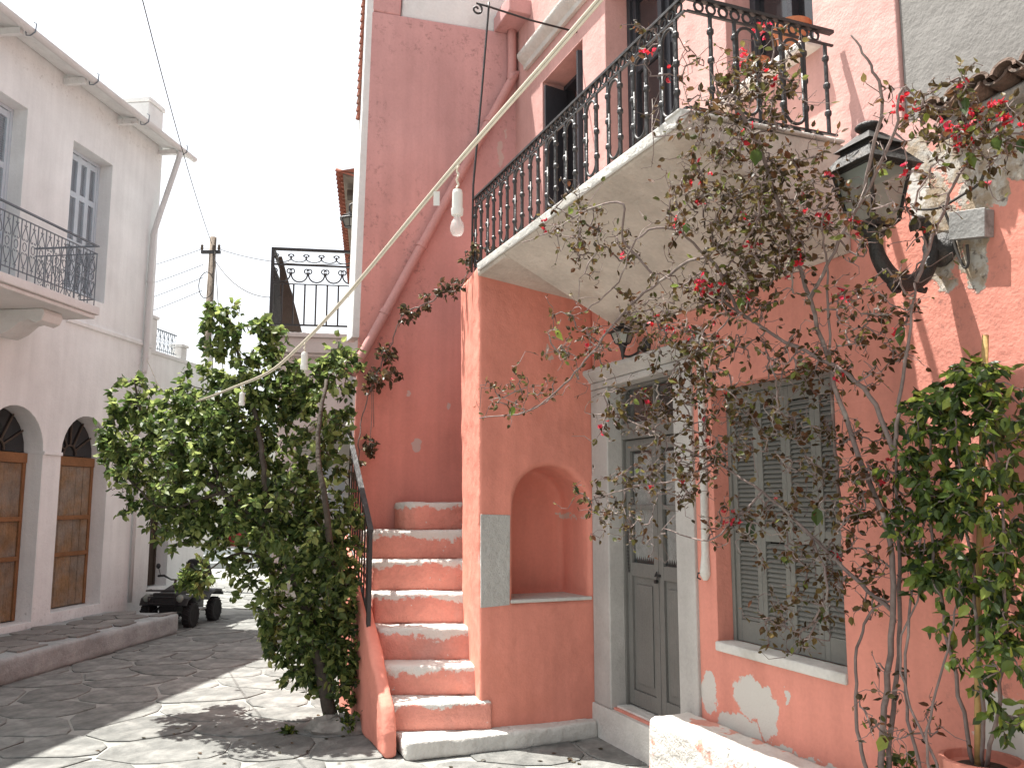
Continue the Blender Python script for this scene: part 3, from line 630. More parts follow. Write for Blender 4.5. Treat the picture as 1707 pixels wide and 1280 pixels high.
for z in (4.55, 3.5): part('pipe_clip', MB().lathe([(.046, 0), (.046, .025)], (.09, .06, z), 10), M['pipew'], dpp)
# balcony of the white house
part('balcony_slab', MB().box((2.30, -.01, 3.60), (6, .80, 3.69)).box((2.33, -.01, 3.555), (6, .77, 3.598)), M['white_par'], WH, .01)
cb = [(0, 3.30), (.10, 3.28), (.22, 3.33), (.33, 3.42), (.42, 3.44), (.50, 3.40), (.57, 3.43), (.60, 3.50), (.58, 3.552), (0, 3.552)]
for s in (2.62, 5.0): part('corbel', MB().ps(cb, s, s+.30), M['white_par'], WH, .01)
LR = part('balcony_railing', MB().box((2.34, .745, 4.355), (6, .775, 4.37)).box((2.35, .755, 4.27), (6, .766, 4.28)).box((2.35, .755, 3.76), (6, .766, 3.77))
     .box((2.34, .02, 4.3555), (2.368, .743, 4.3695)).box((2.348, .02, 4.27), (2.36, .753, 4.28)).box((2.348, .02, 3.76), (2.36, .753, 3.77)), M['iron_lt'], WH)
bmL = MB().tube([(0, 0, 0), (0, 0, .58)], .006, 5).mesh('bar')
def heart():
    h = MB()
    for sg in (-1, 1):
        for fl in (-1, 1):
            h.tube([(sg*x, 0, .25+fl*z) for x, z in ((.0, .20), (.012, .17), (.035, .12), (.042, .085), (.03, .06), (.012, .062), (.014, .078))], .0042, 4)
    h.tube([(.026*math.cos(a), 0, .25+.042*math.sin(a)) for a in [2*math.pi*i/10 for i in range(11)]], .0042, 4)
    h.tube([(-.02, 0, .465), (-.012, 0, .45), (.012, 0, .45), (.02, 0, .465)], .004, 4); h.tube([(0, 0, .45), (0, 0, .51)], .004, 4)
    h.tube([(-.02, 0, .04), (-.012, 0, .05), (.012, 0, .05), (.02, 0, .04)], .004, 4); h.tube([(0, 0, -.01), (0, 0, .05)], .004, 4)
    return h.mesh('heart_scroll')
hm = heart()
for i in range(28):
    put('bar', bmL, M['iron_lt'], LR, (2.355+.12*i, .76, 3.70))
    if i: put('heart_scroll', hm, M['iron_lt'], LR, (2.295+.12*i, .76, 3.765))
for i in range(6):
    put('bar', bmL, M['iron_lt'], LR, (2.354, .64-.12*i, 3.70))
    put('heart_scroll', hm, M['iron_lt'], LR, (2.354, .70-.12*i, 3.765), (0, 0, R(90)))
# raised pavement in front of the white house
RP = single('raised_pavement', MB().pz([(.58, 0), (.60, 1.0), (7.5, 1.12), (7.5, 0)], 0, .242), M['kerb'], None, None, LF, (.6, .5, 0), bev=.02, kind='structure'); roughen(RP, .028, .02, .006, 2)
tag(RP, 'raised pavement with whitewashed kerb along the white house')
for poly in voronoi((.6, 5.6), (.02, 1.2), .02, lambda x, y: .72 < x < 5.4 and .08 < y < .98, size=.36, jitter=.3):
    k = len(poly); c = (sum(p[0] for p in poly)/k, sum(p[1] for p in poly)/k)
    poly = [(max(.62, p[0]), min(max(p[1], .02), .97)) for p in poly]
    mb = MB().pz(poly, .236, .254+random.uniform(0, .005))
    part('flagstone', mb, M['pave'], RP)

# second, lower white house further on
W2 = thing('terrace_house', 'lower white house with roof terrace railing beyond the white house', 'house', LF, (-1.0, -.5, 0))
me2 = cut(MB().box((-2.0, -2.4, 0), (-.152, -.03, 3.62)), [MB().box((-.92, -.3, .42), (-.42, .1, 1.62))], ORI[W2]); put('wall', me2, M['white'], W2)
part('parapet_cap', MB().box((-2.03, -.3, 3.62), (-.152, -.01, 3.68)), M['white_par'], W2, .01)
for s in (-1.12, -1.95): part('pillar', MB().box((s-.08, -.22, 3.68), (s+.08, -.04, 3.86)).box((s-.1, -.24, 3.862), (s+.1, -.02, 3.91)), M['white_par'], W2, .01)
part('pillar', MB().box((-.34, -.22, 3.68), (-.16, -.04, 4.12)).box((-.36, -.24, 4.122), (-.155, -.02, 4.17)), M['white_par'], W2, .01)
tr_ = part('terrace_railing', MB().box((-1.04, -.14, 4.02), (-.34, -.12, 4.035)).box((-1.04, -.135, 3.74), (-.34, -.125, 3.75)), M['iron_lt'], W2)
for i in range(6):
    put('heart_scroll', hm, M['iron_lt'], tr_, (-.42-.11*i, -.13, 3.725)).scale = (.9, 1, .62)
    put('bar', bmL, M['iron_lt'], tr_, (-.365-.11*i, -.13, 3.72)).scale = (1, 1, .55)
dw = part('door', MB().box((-.915, -.26, .43), (-.88, -.2, 1.615)).box((-.46, -.26, .43), (-.425, -.2, 1.615)).box((-.88, -.26, 1.58), (-.46, -.2, 1.615)), M['dkwood'], W2)
for i in range(4): part('plank', MB().box((-.88+.105*i+.002, -.25, .43), (-.88+.105*(i+1)-.002, -.22-.004*(i % 2), 1.58)), M['dkwood'], dw)

# ------------------------------------------------------------------ far house on the right with tiled eave and balcony
FA = thing('far_house', 'white house with tiled eave and black iron balcony beyond the pink house', 'house', FH, (0, 0, 0))
part('wall', MB().box((0, -3, 3.45), (6, -.02, 6.05)), M['far'], FA, .015)
aw = cut(MB().box((.02, -3, 0), (.5, 1.0, 3.449)), [MB().ps(arch(.18, .62, -.2, 2.05), -.3, .8)], (0, 0, 0)); put('arch_wall', aw, M['far'], FA)
part('arch_rib', MB().tube([(.06, .18+.66*math.cos(a), 2.05+.66*math.sin(a)) for a in [math.pi*i/16 for i in range(17)]], .02, 6), M['far'], FA)
part('arch_rib', MB().tube([(.30, .18+.60*math.cos(a), 2.05+.60*math.sin(a)) for a in [math.pi*i/16 for i in range(17)]], .014, 6), M['far'], FA)
part('rear_wall', MB().box((2.2, -3, 0), (2.4, 1.1, 3.4)), M['far2'], FA)
rw = part('rear_window', MB().box((2.16, .14, 1.35), (2.198, .20, 2.15)).box((2.16, .55, 1.35), (2.198, .61, 2.15)).box((2.16, .20, 2.09), (2.198, .55, 2.15)).box((2.16, .20, 1.35), (2.198, .55, 1.40)).box((2.16, .36, 1.40), (2.198, .40, 2.09)).box((2.16, .2, 1.72), (2.198, .36, 1.75)).box((2.16, .4, 1.72), (2.198, .55, 1.75)), M['plastic'], FA)
part('pane', MB().box((2.18, .2, 1.4), (2.19, .55, 2.09)), M['blue'], rw)
part('pilaster', MB().box((-.10, -.10, 0), (.10, .07, 3.45)), M['far'], FA, .01)
part('balcony_slab', MB().box((-.1, -.2, 3.45), (2.6, 1.12, 3.64)).box((-.14, -.2, 3.642), (2.6, 1.17, 3.70)).box((-.06, -.2, 3.41), (2.6, 1.05, 3.448)), M['far'], FA, .008)
def lift(mb):
    mb.v = [(v[0], v[1], 3.70+(v[2]-3.61)*1.115) for v in mb.v]; return mb
FR_ = part('balcony_railing', lift(MB().box((-.06, -.02, 4.575), (-.02, 1.13, 4.605)).box((-.05, 0, 4.40), (-.03, 1.10, 4.42)).box((-.05, 0, 4.18), (-.03, 1.10, 4.19)).box((-.05, 0, 3.70), (-.03, 1.10, 3.72))
     .box((-.019, 1.09, 4.575), (2.55, 1.13, 4.605)).box((-.029, 1.10, 4.40), (2.55, 1.12, 4.42)).box((-.029, 1.10, 3.70), (2.55, 1.12, 3.72))), M['iron'], FA)
for n in (.0, 1.11): part('post', lift(MB().box((-.06, n-.02, 3.612), (-.02, n+.02, 4.574)).box((-.07, n-.035, 3.611), (-.01, n+.035, 3.65))), M['iron'], FR_)
for i in range(7): part('bar', lift(MB().tube([(-.04, .14+.14*i, 3.71), (-.04, .14+.14*i, 4.19)], .011, 6)), M['iron'], FR_)
for i in range(17): part('bar', lift(MB().tube([(.14+.14*i, 1.11, 3.71), (.14+.14*i, 1.11, 4.41)], .011, 6)), M['iron'], FR_)
sc2 = MB().tube([(0, .10*math.cos(a), .10*math.sin(a)) for a in [math.pi*(.1-1.2*i/12) for i in range(13)]], .010, 5).tube([(0, .09+.03*math.cos(a), .04+.03*math.sin(a)) for a in [i*.5 for i in range(11)]], .008, 5).tube([(0, -.09+.03*math.cos(a), .04+.03*math.sin(a)) for a in [math.pi-i*.5 for i in range(11)]], .008, 5).mesh('scroll')
for i in range(5):
    put('scroll', sc2, M['iron'], FR_, (-.04, .13+.215*i, 4.47))
    put('scroll', sc2, M['iron'], FR_, (-.04, .22+.19*i, 4.69)).scale = (1, 1, .6)
part('leaning_board', lift(MB().loft([(.15, 1.02, 4.55), (.15, 1.06, 4.55), (.19, 1.06, 4.55), (.19, 1.02, 4.55)], [(.12, .72, 3.62), (.12, .98, 3.62), (.17, .98, 3.62), (.17, .72, 3.62)])), M['dkwood'], FA)
part('eave_board', MB().ps([(-.02, 5.70), (.26, 5.80), (.26, 5.83), (-.02, 5.84)], -.12, 6), M['pole'], FA)
for i in range(5): part('rafter', MB().box((.15+1.1*i, -.02, 5.62), (.35+1.1*i, .21, 5.70)), M['dkwood'], FA)
tl = barrel(.075, .5, .018).mesh('tile')
for i in range(38):
    put('tile', tl, M['tile'], FA, (-.06+.158*i, .36, 5.84), (R(-14), 0, R(180)))
part('tile_bed', MB().ps([(-.4, 5.845), (.30, 5.835), (.30, 5.845), (-1.8, 6.35), (-1.8, 6.2)], -.14, 6), M['tile'], FA)

# ------------------------------------------------------------------ distant house with red door, closing the lane
DH = thing('distant_house', 'small cream house with red door at the end of the lane', 'house', WD, (-5.6, 22.6, 0))
md = cut(MB().box((-11, 22.6, 0), (-2.6, 26, 3.1)), [MB().box((-7.35, 22.4, .45), (-6.75, 22.9, 1.75)), MB().box((-5.6, 22.4, 1.0), (-5.0, 22.9, 1.9))], ORI[DH]); put('wall', md, M['far2'], DH)
rd = part('door', MB().box((-7.35, 22.75, .45), (-6.75, 22.8, 1.75)), M['red'], DH)
part('door_frame', MB().box((-7.37, 22.56, .45), (-7.30, 22.72, 1.77)).box((-6.80, 22.56, .45), (-6.73, 22.72, 1.77)), M['woodframe'], DH)
part('window', MB().box((-5.6, 22.75, 1.0), (-5.0, 22.8, 1.9)), M['blue'], DH)
part('doorstep', MB().box((-7.9, 22.0, 0), (-6.2, 22.6, .42)).box((-7.9, 21.6, 0), (-6.2, 21.99, .28)).box((-7.9, 21.2, 0), (-6.2, 21.59, .14)), M['kerb'], DH, .02)
part('parapet_cap', MB().box((-11.05, 22.5, 3.1), (-2.55, 26.1, 3.2)), M['far2'], DH, .02)

# ------------------------------------------------------------------ utility pole and wires
UP = thing('utility_pole', 'weathered wooden utility pole rising behind the tree', 'pole', WD, (-5.72, 16, 0))
part('shaft', MB().tube([(-5.73, 16, 0), (-5.70, 16, 3.5), (-5.67, 16, 6.56)], [.095, .078, .06], 12), M['pole'], UP, smooth=True)
part('crossarm', MB().box((-5.86, 15.90, 6.22), (-5.50, 15.96, 6.28)), M['iron'], UP)
for x in (-5.84, -5.62, -5.52): part('insulator', MB().lathe([(.015, 0), (.03, .02), (.03, .05), (.02, .07), (.03, .09), (.01, .11)], (x, 15.9, 6.28), 8), M['dkwood'], UP)
part('cable_coil', MB().tube([(-5.72+.14*math.cos(a), 15.88, 5.6+.25*math.sin(a)) for a in [i*.4 for i in range(17)]], .009, 5), M['wire'], UP)
def sag(a, b, d, n=14):
    a, b = Vector(a), Vector(b); return [a.lerp(b, i/n)-Vector((0, 0, d*4*(i/n)*(1-i/n))) for i in range(n+1)]
top = (-5.67, 15.95, 6.4)
for a, b, d, r, lab in [
    (top, (-2.6, 4.2, 6.6), .25, .006, 'thin overhead wire rising from the pole over the lane'),
    ((-5.84, 15.9, 6.3), (-11.5, 18.5, 5.9), .15, .006, 'uppermost wire running left from the pole'),
    ((-5.80, 15.9, 6.0), (-11.5, 18.5, 5.35), .15, .006, 'second wire running left from the pole'),
    ((-5.80, 15.9, 5.75), (-11.5, 18.5, 4.95), .15, .006, 'third wire running left from the pole'),
    ((-5.80, 15.9, 5.5), (-11.5, 18.5, 4.6), .15, .006, 'lowest wire running left from the pole'),
    ((-5.52, 15.9, 6.3), (-2.3, 12.4, 5.05), .12, .008, 'wire from the pole to the far house wall'),
    ((-5.6, 15.9, 6.1), (-3.0, 11.3, 4.3), .25, .007, 'drooping wire from the pole to the far balcony'),
    ((-5.6, 15.9, 6.3), (-4.2, 13.0, 2.2), .1, .009, 'steep wire dropping from the pole behind the tree'),
    ((-5.62, 15.9, 6.2), (-5.0, 14.6, 2.0), .08, .008, 'steepest wire dropping beside the pole')]:
    single('overhead_wire', MB().tube(sag(a, b, d), r, 4), M['wire'], lab, 'wire', WD, a, 'overhead wires')

# ------------------------------------------------------------------ string of bulbs across the lane
cp_ = bez([(1.6, -.85, 3.3), (.72, .75, 2.86), (.18, 1.7, 2.64), (-.15, 2.3, 2.53), (-.87, 3.6, 2.27), (-1.5, 4.8, 2.25), (-3.16, 8.0, 2.52), (-4.89, 11.5, 3.47)], 8)
SLT = thing('string_light_cable', 'cream festoon cable with bulb sockets slung across the lane', 'cable', WD, (-.15, 2.3, 2.53))
part('cable', MB().tube(cp_, .0042, 7).tube([p+Vector((.003, 0, -.007)) for p in cp_], .0034, 6), M['cable'], SLT, smooth=True)
def nearest(u, y): return min(cp_, key=lambda p: abs(p.y-y))
for y, bulb in ((2.3, True), (3.6, False), (4.8, False), (8.0, False), (9.6, False)):
    i = min(range(len(cp_)-1), key=lambda i: abs(cp_[i].y-y)); p = cp_[i]
    ln = .08 if y < 3 else .05
    part('flex', MB().tube([p+Vector((.003*math.sin(j*1.8), .003*math.cos(j*1.8), -.005-ln*j/10)) for j in range(11)], .0035, 5), M['cable'], SLT)
    z = p.z-ln
    sk = part('socket', MB().lathe([(.004, .0), (.012, -.003), (.0145, -.012), (.0145, -.055), (.017, -.056), (.017, -.062), (.0155, -.075), (.011, -.076)], (p.x, p.y, z), 14), M['plastic'], SLT, smooth=False)
    if bulb:
        part('bulb', MB().lathe([(.009, -.074), (.010, -.084), (.0165, -.096), (.0195, -.109), (.0185, -.121), (.013, -.131), (.003, -.1345)], (p.x, p.y, z), 18), M['bulb'], SLT, smooth=True)
        part('filament', MB().tube([(p.x-.004, p.y, z-.08), (p.x-.006, p.y, z-.105), (p.x, p.y, z-.109), (p.x+.006, p.y, z-.105), (p.x+.004, p.y, z-.08)], .0009, 4), M['metal'], SLT)
pt = cp_[min(range(len(cp_)), key=lambda i: abs(cp_[i].y-2.48))]
part('tape_tag', MB().box((pt.x-.006, pt.y, pt.z-.055), (pt.x+.012, pt.y+.001, pt.z-.012)), M['plastic'], SLT)

# ------------------------------------------------------------------ lanterns
def lantern(root, c, s, sides=4, rot=45, m=None, gl=None, hx=1):
    """tapered glazed lantern, bottom of the body at c, s = overall scale"""
    m = m or M['iron']; gl = gl or M['lampglass']; x, y, z = c
    def ring(r, h): return [(x+r*s*hx*math.cos(R(rot+360*i/sides)), y+r*s*hx*math.sin(R(rot+360*i/sides)), z+h*s) for i in range(sides)]
    body = MB(); a, b_ = ring(.62, .10), ring(1.0, 1.05)
    for i in range(sides): body.tube([a[i], b_[i]], .055*s*hx, 4)
    body.loft(ring(.5, .02), ring(.68, .10)); body.loft(ring(1.04, 1.02), ring(1.06, 1.08))
    part('body', body, m, root)
    a, b_ = ring(.60, .11), ring(.97, 1.03)
    for i in range(sides):
        j = (i+1) % sides; part('glass_pane', MB().add([a[i], a[j], b_[j], b_[i]], [(0, 1, 2, 3)]), gl, root, fix=False)
    rf = MB().loft(ring(1.36, 1.06), ring(.78, 1.40)); rf.loft(ring(.80, 1.402), ring(.78, 1.46)); rf.loft(ring(.98, 1.45), ring(.34, 1.72))
    part('roof', rf, m, root)
    part('finial', MB().lathe([(.10*s, 0), (.10*s, .06*s), (.2*s, .09*s), (.24*s, .14*s), (.2*s, .19*s), (.05*s, .22*s)], (x, y, z+1.70*s), 12), m, root, smooth=True)
LT = thing('street_lantern', 'large black four sided wall lantern on scroll bracket amid the bougainvillea', 'lantern', PK, (-3.09, .02, 2.6))
lantern(LT, (-3.09, .35, 2.645), .225, 4, 45, M['iron_rust'], hx=.62)
bp_ = bez([(-3.09, .35, 2.665), (-3.09, .352, 2.60), (-3.09, .335, 2.53), (-3.09, .28, 2.465), (-3.09, .20, 2.445), (-3.09, .125, 2.475), (-3.09, .075, 2.54), (-3.09, .06, 2.62), (-3.09, .075, 2.685), (-3.09, .115, 2.71), (-3.09, .145, 2.69), (-3.09, .14, 2.665)], 4)
part('bracket', MB().tube(bp_, [.020+.014*math.sin(math.pi*min(1, i/34)) for i in range(len(bp_))], 10), M['iron_rust'], LT, smooth=True)
part('cup', MB().lathe([(.015, -.06), (.03, -.03), (.05, -.015), (.052, 0), (.03, .012)], (-3.09, .352, 2.64), 12), M['iron_rust'], LT, smooth=True)
part('wall_plate', MB().lathe([(.07, .002), (.07, .012), (.05, .02), (.03, .05), (.028, .08)], (-3.09, 0, 2.60), 14, 'y'), M['iron_rust'], LT, smooth=True)
part('curl', MB().tube([(-3.09, .27, 2.46), (-3.09, .285, 2.43), (-3.09, .265, 2.405), (-3.09, .24, 2.41)], [.02, .016, .012, .008], 7).tube([(-3.09, .15, 2.455), (-3.09, .135, 2.425), (-3.09, .11, 2.42), (-3.09, .10, 2.435)], [.018, .014, .010, .006], 7), M['iron_rust'], LT, smooth=True)
part('side_scroll', MB().tube([(-3.02, .30, 2.66), (-3.0, .27, 2.64), (-2.99, .24, 2.665), (-3.0, .22, 2.66)], .006, 5), M['iron_rust'], LT)
part('side_scroll', MB().tube([(-3.16, .40, 2.66), (-3.18, .43, 2.64), (-3.19, .46, 2.665), (-3.18, .47, 2.66)], .006, 5), M['iron_rust'], LT)
DL = thing('door_lantern', 'small black wall lantern above the grey double door', 'lantern', PK, (-.77, 0, 2.6))
lantern(DL, (-.72, .15, 2.60), .075, 6, 0, M['iron'])
part('stem', MB().lathe([(.004, -.10), (.012, -.075), (.012, -.06), (.02, -.03), (.034, .0)], (-.72, .15, 2.605), 10), M['iron'], DL, smooth=True)
part('arm', MB().tube(bez([(-.72, .15, 2.53), (-.73, .11, 2.525), (-.75, .06, 2.55), (-.77, .02, 2.59)], 4), .008, 7), M['iron'], DL, smooth=True)
part('wall_plate', MB().lathe([(.055, .001), (.055, .012), (.03, .022), (.012, .03)], (-.77, 0, 2.60), 14, 'y'), M['iron'], DL, smooth=True)
for s, z, sc, lab in ((-.35, 5.05, .105, 'nearer black lantern hanging on the white wall beside the pink gable'), (2.6, 4.75, .10, 'further small black lantern hanging behind the far iron balcony')):
    q = thing('hanging_lantern', lab, 'lantern', FH, (s, .0, z), 'hanging lanterns on the far house')
    lantern(q, (s, .15, z-.03), sc, 6, 0, M['iron'])
    part('arm', MB().tube(bez([(s, -.1, z+.27), (s, .05, z+.29), (s, .15, z+.27), (s, .15, z+.16)], 4), .011, 6).tube([(s, -.06+.05*math.cos(a), z+.33+.05*math.sin(a)) for a in [math.pi*i/8 for i in range(9)]], .008, 5).tube([(s, -.09, z+.34), (s, -.09, z+.12)], .016, 6), M['iron'], q)

# junction box, loose cables on the peeling wall
JB = thing('junction_box', 'tilted grey metal junction box on the peeling wall beside the lantern', 'junction box', PK, (-3.25, 0, 2.65))
part('box', MB().loft([(-3.17, .0, 2.615), (-3.325, .0, 2.585), (-3.335, .0, 2.69), (-3.18, .0, 2.72)], [(-3.17, .045, 2.615), (-3.325, .045, 2.585), (-3.335, .045, 2.69), (-3.18, .045, 2.72)]), M['metal'], JB, .004)
part('lid', MB().loft([(-3.168, .046, 2.613), (-3.327, .046, 2.582), (-3.337, .046, 2.692), (-3.178, .046, 2.722)], [(-3.168, .054, 2.613), (-3.327, .054, 2.582), (-3.337, .054, 2.692), (-3.178, .054, 2.722)]), M['metal'], JB, .002)
for pts, lab in (([(-2.99, .02, 2.80), (-3.06, .03, 2.775), (-3.13, .03, 2.765), (-3.22, .03, 2.78), (-3.30, .03, 2.80), (-3.33, .03, 2.84)], 'black cable drooping across the wall above the junction box'),
                 ([(-3.13, .03, 2.765), (-3.15, .02, 2.68), (-3.17, .02, 2.58), (-3.20, .02, 2.50), (-3.225, .025, 2.51), (-3.23, .03, 2.58)], 'black cable looping below the junction box')):
    single('loose_cable', MB().tube(bez(pts, 5), .0055, 6), M['wire'], lab, 'cable', PK, pts[0], 'loose cables on the wall', smooth=True)

# ------------------------------------------------------------------ pots, stake, stone, litter
def pot(name, lab, c, r, h, m, grp=None):
    t = thing(name, lab, 'pot', PK, c, grp)
    part('vessel', MB().lathe([(r*.62, 0), (r*.66, .01), (r*.88, h*.8), (r*.90, h*.82), (r*1.02, h*.83), (r*1.04, h*.99), (r*1.0, h), (r*.9, h), (r*.88, h*.9)], c, 20), m, t, smooth=False)
    part('earth', MB().lathe([(r*.87, h*.88), (r*.4, h*.92), (.001, h*.93)], c, 16), M['soil'], t)
    return t
pot('flower_pot', 'orange terracotta pot on the upper window sill nearest the wall end', (-2.27, .0, 3.833), .095, .17, M['pot'], 'pots on the upper sill')
pot('flower_pot', 'smaller terracotta pot on the upper window sill with red flowers', (-1.98, .0, 3.833), .07, .12, M['pot'], 'pots on the upper sill')
pot('planter', 'pink painted round planter at the foot of the green climber', (-3.24, .15, .417), .135, .29, M['potpink'])
single('bamboo_stake', MB().tube([(-3.226, .16, .60), (-3.30, .19, 1.2), (-3.42, .2, 2.18)], [.0125, .012, .011], 8), M['bamboo'], 'tall bamboo stake in the pink planter', 'stake', PK, (-3.226, .16, .6), smooth=True)
rk = MB().lathe([(.24, 0), (.26, .04), (.22, .10), (.12, .13), (.01, .135)], (0, 0, 0), 14)
rk.v = [(v[0]*(1+.15*math.sin(5*v[1]*9+i))*1.0, v[1]*.8*(1+.12*math.sin(i*1.7)), v[2]*(1+.2*math.sin(i*2.3))) for i, v in enumerate(rk.v)]
t = link(bpy.data.objects.new('tree_stone', rk.mesh('tree_stone'))); t.data.materials.append(M['rock']); t.location = (-1.22, 6.36, 0); t.scale = (.85, .7, .8); soft(t, .02)
tag(t, 'rough concrete lump around the foot of the leaning tree', 'stone')
single('paper_scrap', MB().add([(-.06, .10, .02), (-.02, .24, .016), (.02, .22, .035), (.03, .12, .02), (-.01, .09, .04)], [(0, 1, 2, 4), (4, 2, 3)]), M['paper'], 'crumpled white paper scrap on the paving by the door step', 'litter', PK, (0, .16, .012), fix=False)

# ------------------------------------------------------------------ quad bike
Q = thing('quad_bike', 'black quad bike parked at the end of the raised pavement', 'quad bike', LF, (-.1, .72, 0))
for s in (.23, -.49):
    for n in (.40, 1.06):
        wv = part('wheel', MB().lathe([(.09, -.05), (.145, -.062), (.165, -.05), (.17, -.02), (.17, .02), (.165, .05), (.145, .062), (.09, .05)], (s, n, .17), 22, 'y'), M['tyre'], Q, smooth=False)
        lug = MB()
        for i in range(18):
            a = 2*math.pi*i/18; lug.tube([(s+.168*math.cos(a), n-.055, .17+.168*math.sin(a)), (s+.172*math.cos(a+.12), n, .17+.172*math.sin(a+.12)), (s+.168*math.cos(a), n+.055, .17+.168*math.sin(a))], .010, 4)
        part('tread', lug, M['tyre'], wv)
        part('rim', MB().lathe([(.02, -.045), (.085, -.05), (.09, -.02), (.09, .02), (.085, .05), (.04, .035), (.02, .045)], (s, n, .17), 16, 'y'), M['rim'], wv)
part('frame', MB().box((-.55, .60, .17), (.30, .86, .30)).tube([(.23, .44, .17), (.23, 1.02, .17)], .022, 8).tube([(-.49, .44, .17), (-.49, 1.02, .17)], .022, 8).tube([(.1, .65, .34), (.23, .46, .2)], .016, 6).tube([(.1, .81, .34), (.23, 1.0, .2)], .016, 6), M['quad'], Q)
part('cowl', MB().loft([(.40, .58, .34), (.40, .88, .34), (.40, .86, .46), (.40, .60, .46)], [(-.02, .60, .36), (-.02, .86, .36), (-.02, .84, .56), (-.02, .62, .56)]), M['quad'], Q, .03)
part('seat', MB().loft([(-.02, .62, .44), (-.02, .84, .44), (-.02, .82, .53), (-.02, .64, .53)], [(-.58, .60, .46), (-.58, .86, .46), (-.58, .84, .55), (-.58, .62, .55)]), M['quadg'], Q, .03)
part('grille', MB().box((.36, .56, .30), (.43, .90, .47)).box((.40, .60, .33), (.44, .86, .36)).box((.40, .60, .40), (.44, .86, .43)), M['quad'], Q, .012)
for n0, n1 in ((.36, .58), (.88, 1.10)):
    part('fender', MB().pn([(.44, .31), (.40, .40), (.27, .44), (.10, .42), (-.02, .34), (.0, .32), (.11, .39), (.26, .41), (.38, .37), (.42, .30)], n0, n1), M['quad'], Q, .008)
    part('fender', MB().pn([(-.22, .33), (-.32, .42), (-.48, .46), (-.66, .44), (-.74, .36), (-.71, .35), (-.64, .41), (-.48, .43), (-.33, .39), (-.25, .32)], n0, n1), M['quad'], Q, .008)
    part('headlight', MB().lathe([(.0, .0), (.045, .0), (.055, -.03), (.03, -.07)], (.435, (n0+n1)/2-.01, .40), 14, 'x'), M['lampglass'], Q, smooth=True)
    part('footboard', MB().box((-.25, n0+.02, .2), (.06, n1-.04, .225)), M['metal'], Q)
part('bumper', MB().tube([(.44, .52, .24), (.48, .52, .42), (.48, .94, .42), (.44, .94, .24)], .012, 6).tube([(.47, .5, .33), (.47, .96, .33)], .012, 6).tube([(.30, .46, .50), (.44, .46, .50), (.44, 1.0, .50), (.30, 1.0, .50)], .010, 6).tube([(.37, .46, .50), (.37, 1.0, .50)], .009, 6), M['quad'], Q)
part('rear_rack', MB().tube([(-.45, .48, .58), (-.72, .48, .58), (-.72, .98, .58), (-.45, .98, .58), (-.45, .48, .58)], .010, 6), M['quad'], Q)
part('cargo_bag', MB().loft([(-.70, .52, .59), (-.70, .94, .59), (-.42, .94, .59), (-.42, .52, .59)], [(-.66, .58, .86), (-.66, .88, .86), (-.48, .88, .86), (-.48, .58, .86)]), M['tyre'], Q, .05, 3)
part('handlebar', MB().tube([(.02, .40, .66), (.06, .52, .67), (.10, .66, .62), (.10, .80, .62), (.06, .94, .67), (.02, 1.06, .66)], [.016, .016, .010, .010, .016, .016], 7).tube([(.10, .73, .62), (.16, .73, .45)], .02, 7), M['quad'], Q)
for n in (.46, 1.0): part('mirror', MB().tube([(.06, n, .67), (.08, n-.03, .78)], .005, 5).lathe([(.004, 0), (.035, .004), (.038, .014), (.02, .022)], (.075, n-.03, .80), 12, 'x'), M['quad'], Q, smooth=True)
Q.scale = (.88, .86, .95); Q.location = LF.w(-.13, .62, 0)
#PLANTS
TREE = [(-2.13,6.35,2.88, 0.17,0.26), (-1.87,6.35,2.5, 0.33,0.26), (-2.37,6.58,2.39, 0.25,0.25), (-2.91,6.7,2.36, 0.21,0.25), (-3.05,6.94,1.91, 0.23,0.26), (-2.53,6.64,1.89, 0.41,0.37), (-1.96,6.41,1.93, 0.44,0.44), (-1.5,6.52,2.11, 0.31,0.40), (-1.55,6.41,1.58, 0.44,0.40), (-2.08,6.59,1.44, 0.41,0.32), (-2.76,6.93,1.53, 0.26,0.24), (-1.68,6.48,1.1, 0.45,0.31), (-1.29,6.45,1.32, 0.22,0.40), (-1.41,6.5,0.76, 0.31,0.31), (-1.53,6.5,0.42, 0.18,0.22), (-1.2,6.45,0.51, 0.12,0.31), (-2.52,7.11,1.0, 0.17,0.15), (-1.34,6.55,2.57, 0.20,0.25), (-1.76,6.6,0.7, 0.14,0.23), (-1.33,6.3,1.07, 0.24,0.30), (-1.27,6.4,0.4, 0.18,0.26), (-1.43,6.4,0.56, 0.20,0.24), (-1.24,6.4,0.9, 0.15,0.31), (-1.71,6.2,1.5, 0.34,0.30), (-1.42,6.25,1.33, 0.26,0.26), (-2.18,6.3,1.92, 0.39,0.39), (-2.32,6.5,1.49, 0.31,0.22), (-2.53,6.5,2.2, 0.27,0.22), (-1.64,6.4,2.42, 0.24,0.22), (-2.02,6.35,2.23, 0.35,0.26), (-1.84,6.5,2.84, 0.13,0.16), (-3.02,6.6,2.07, 0.14,0.18),]
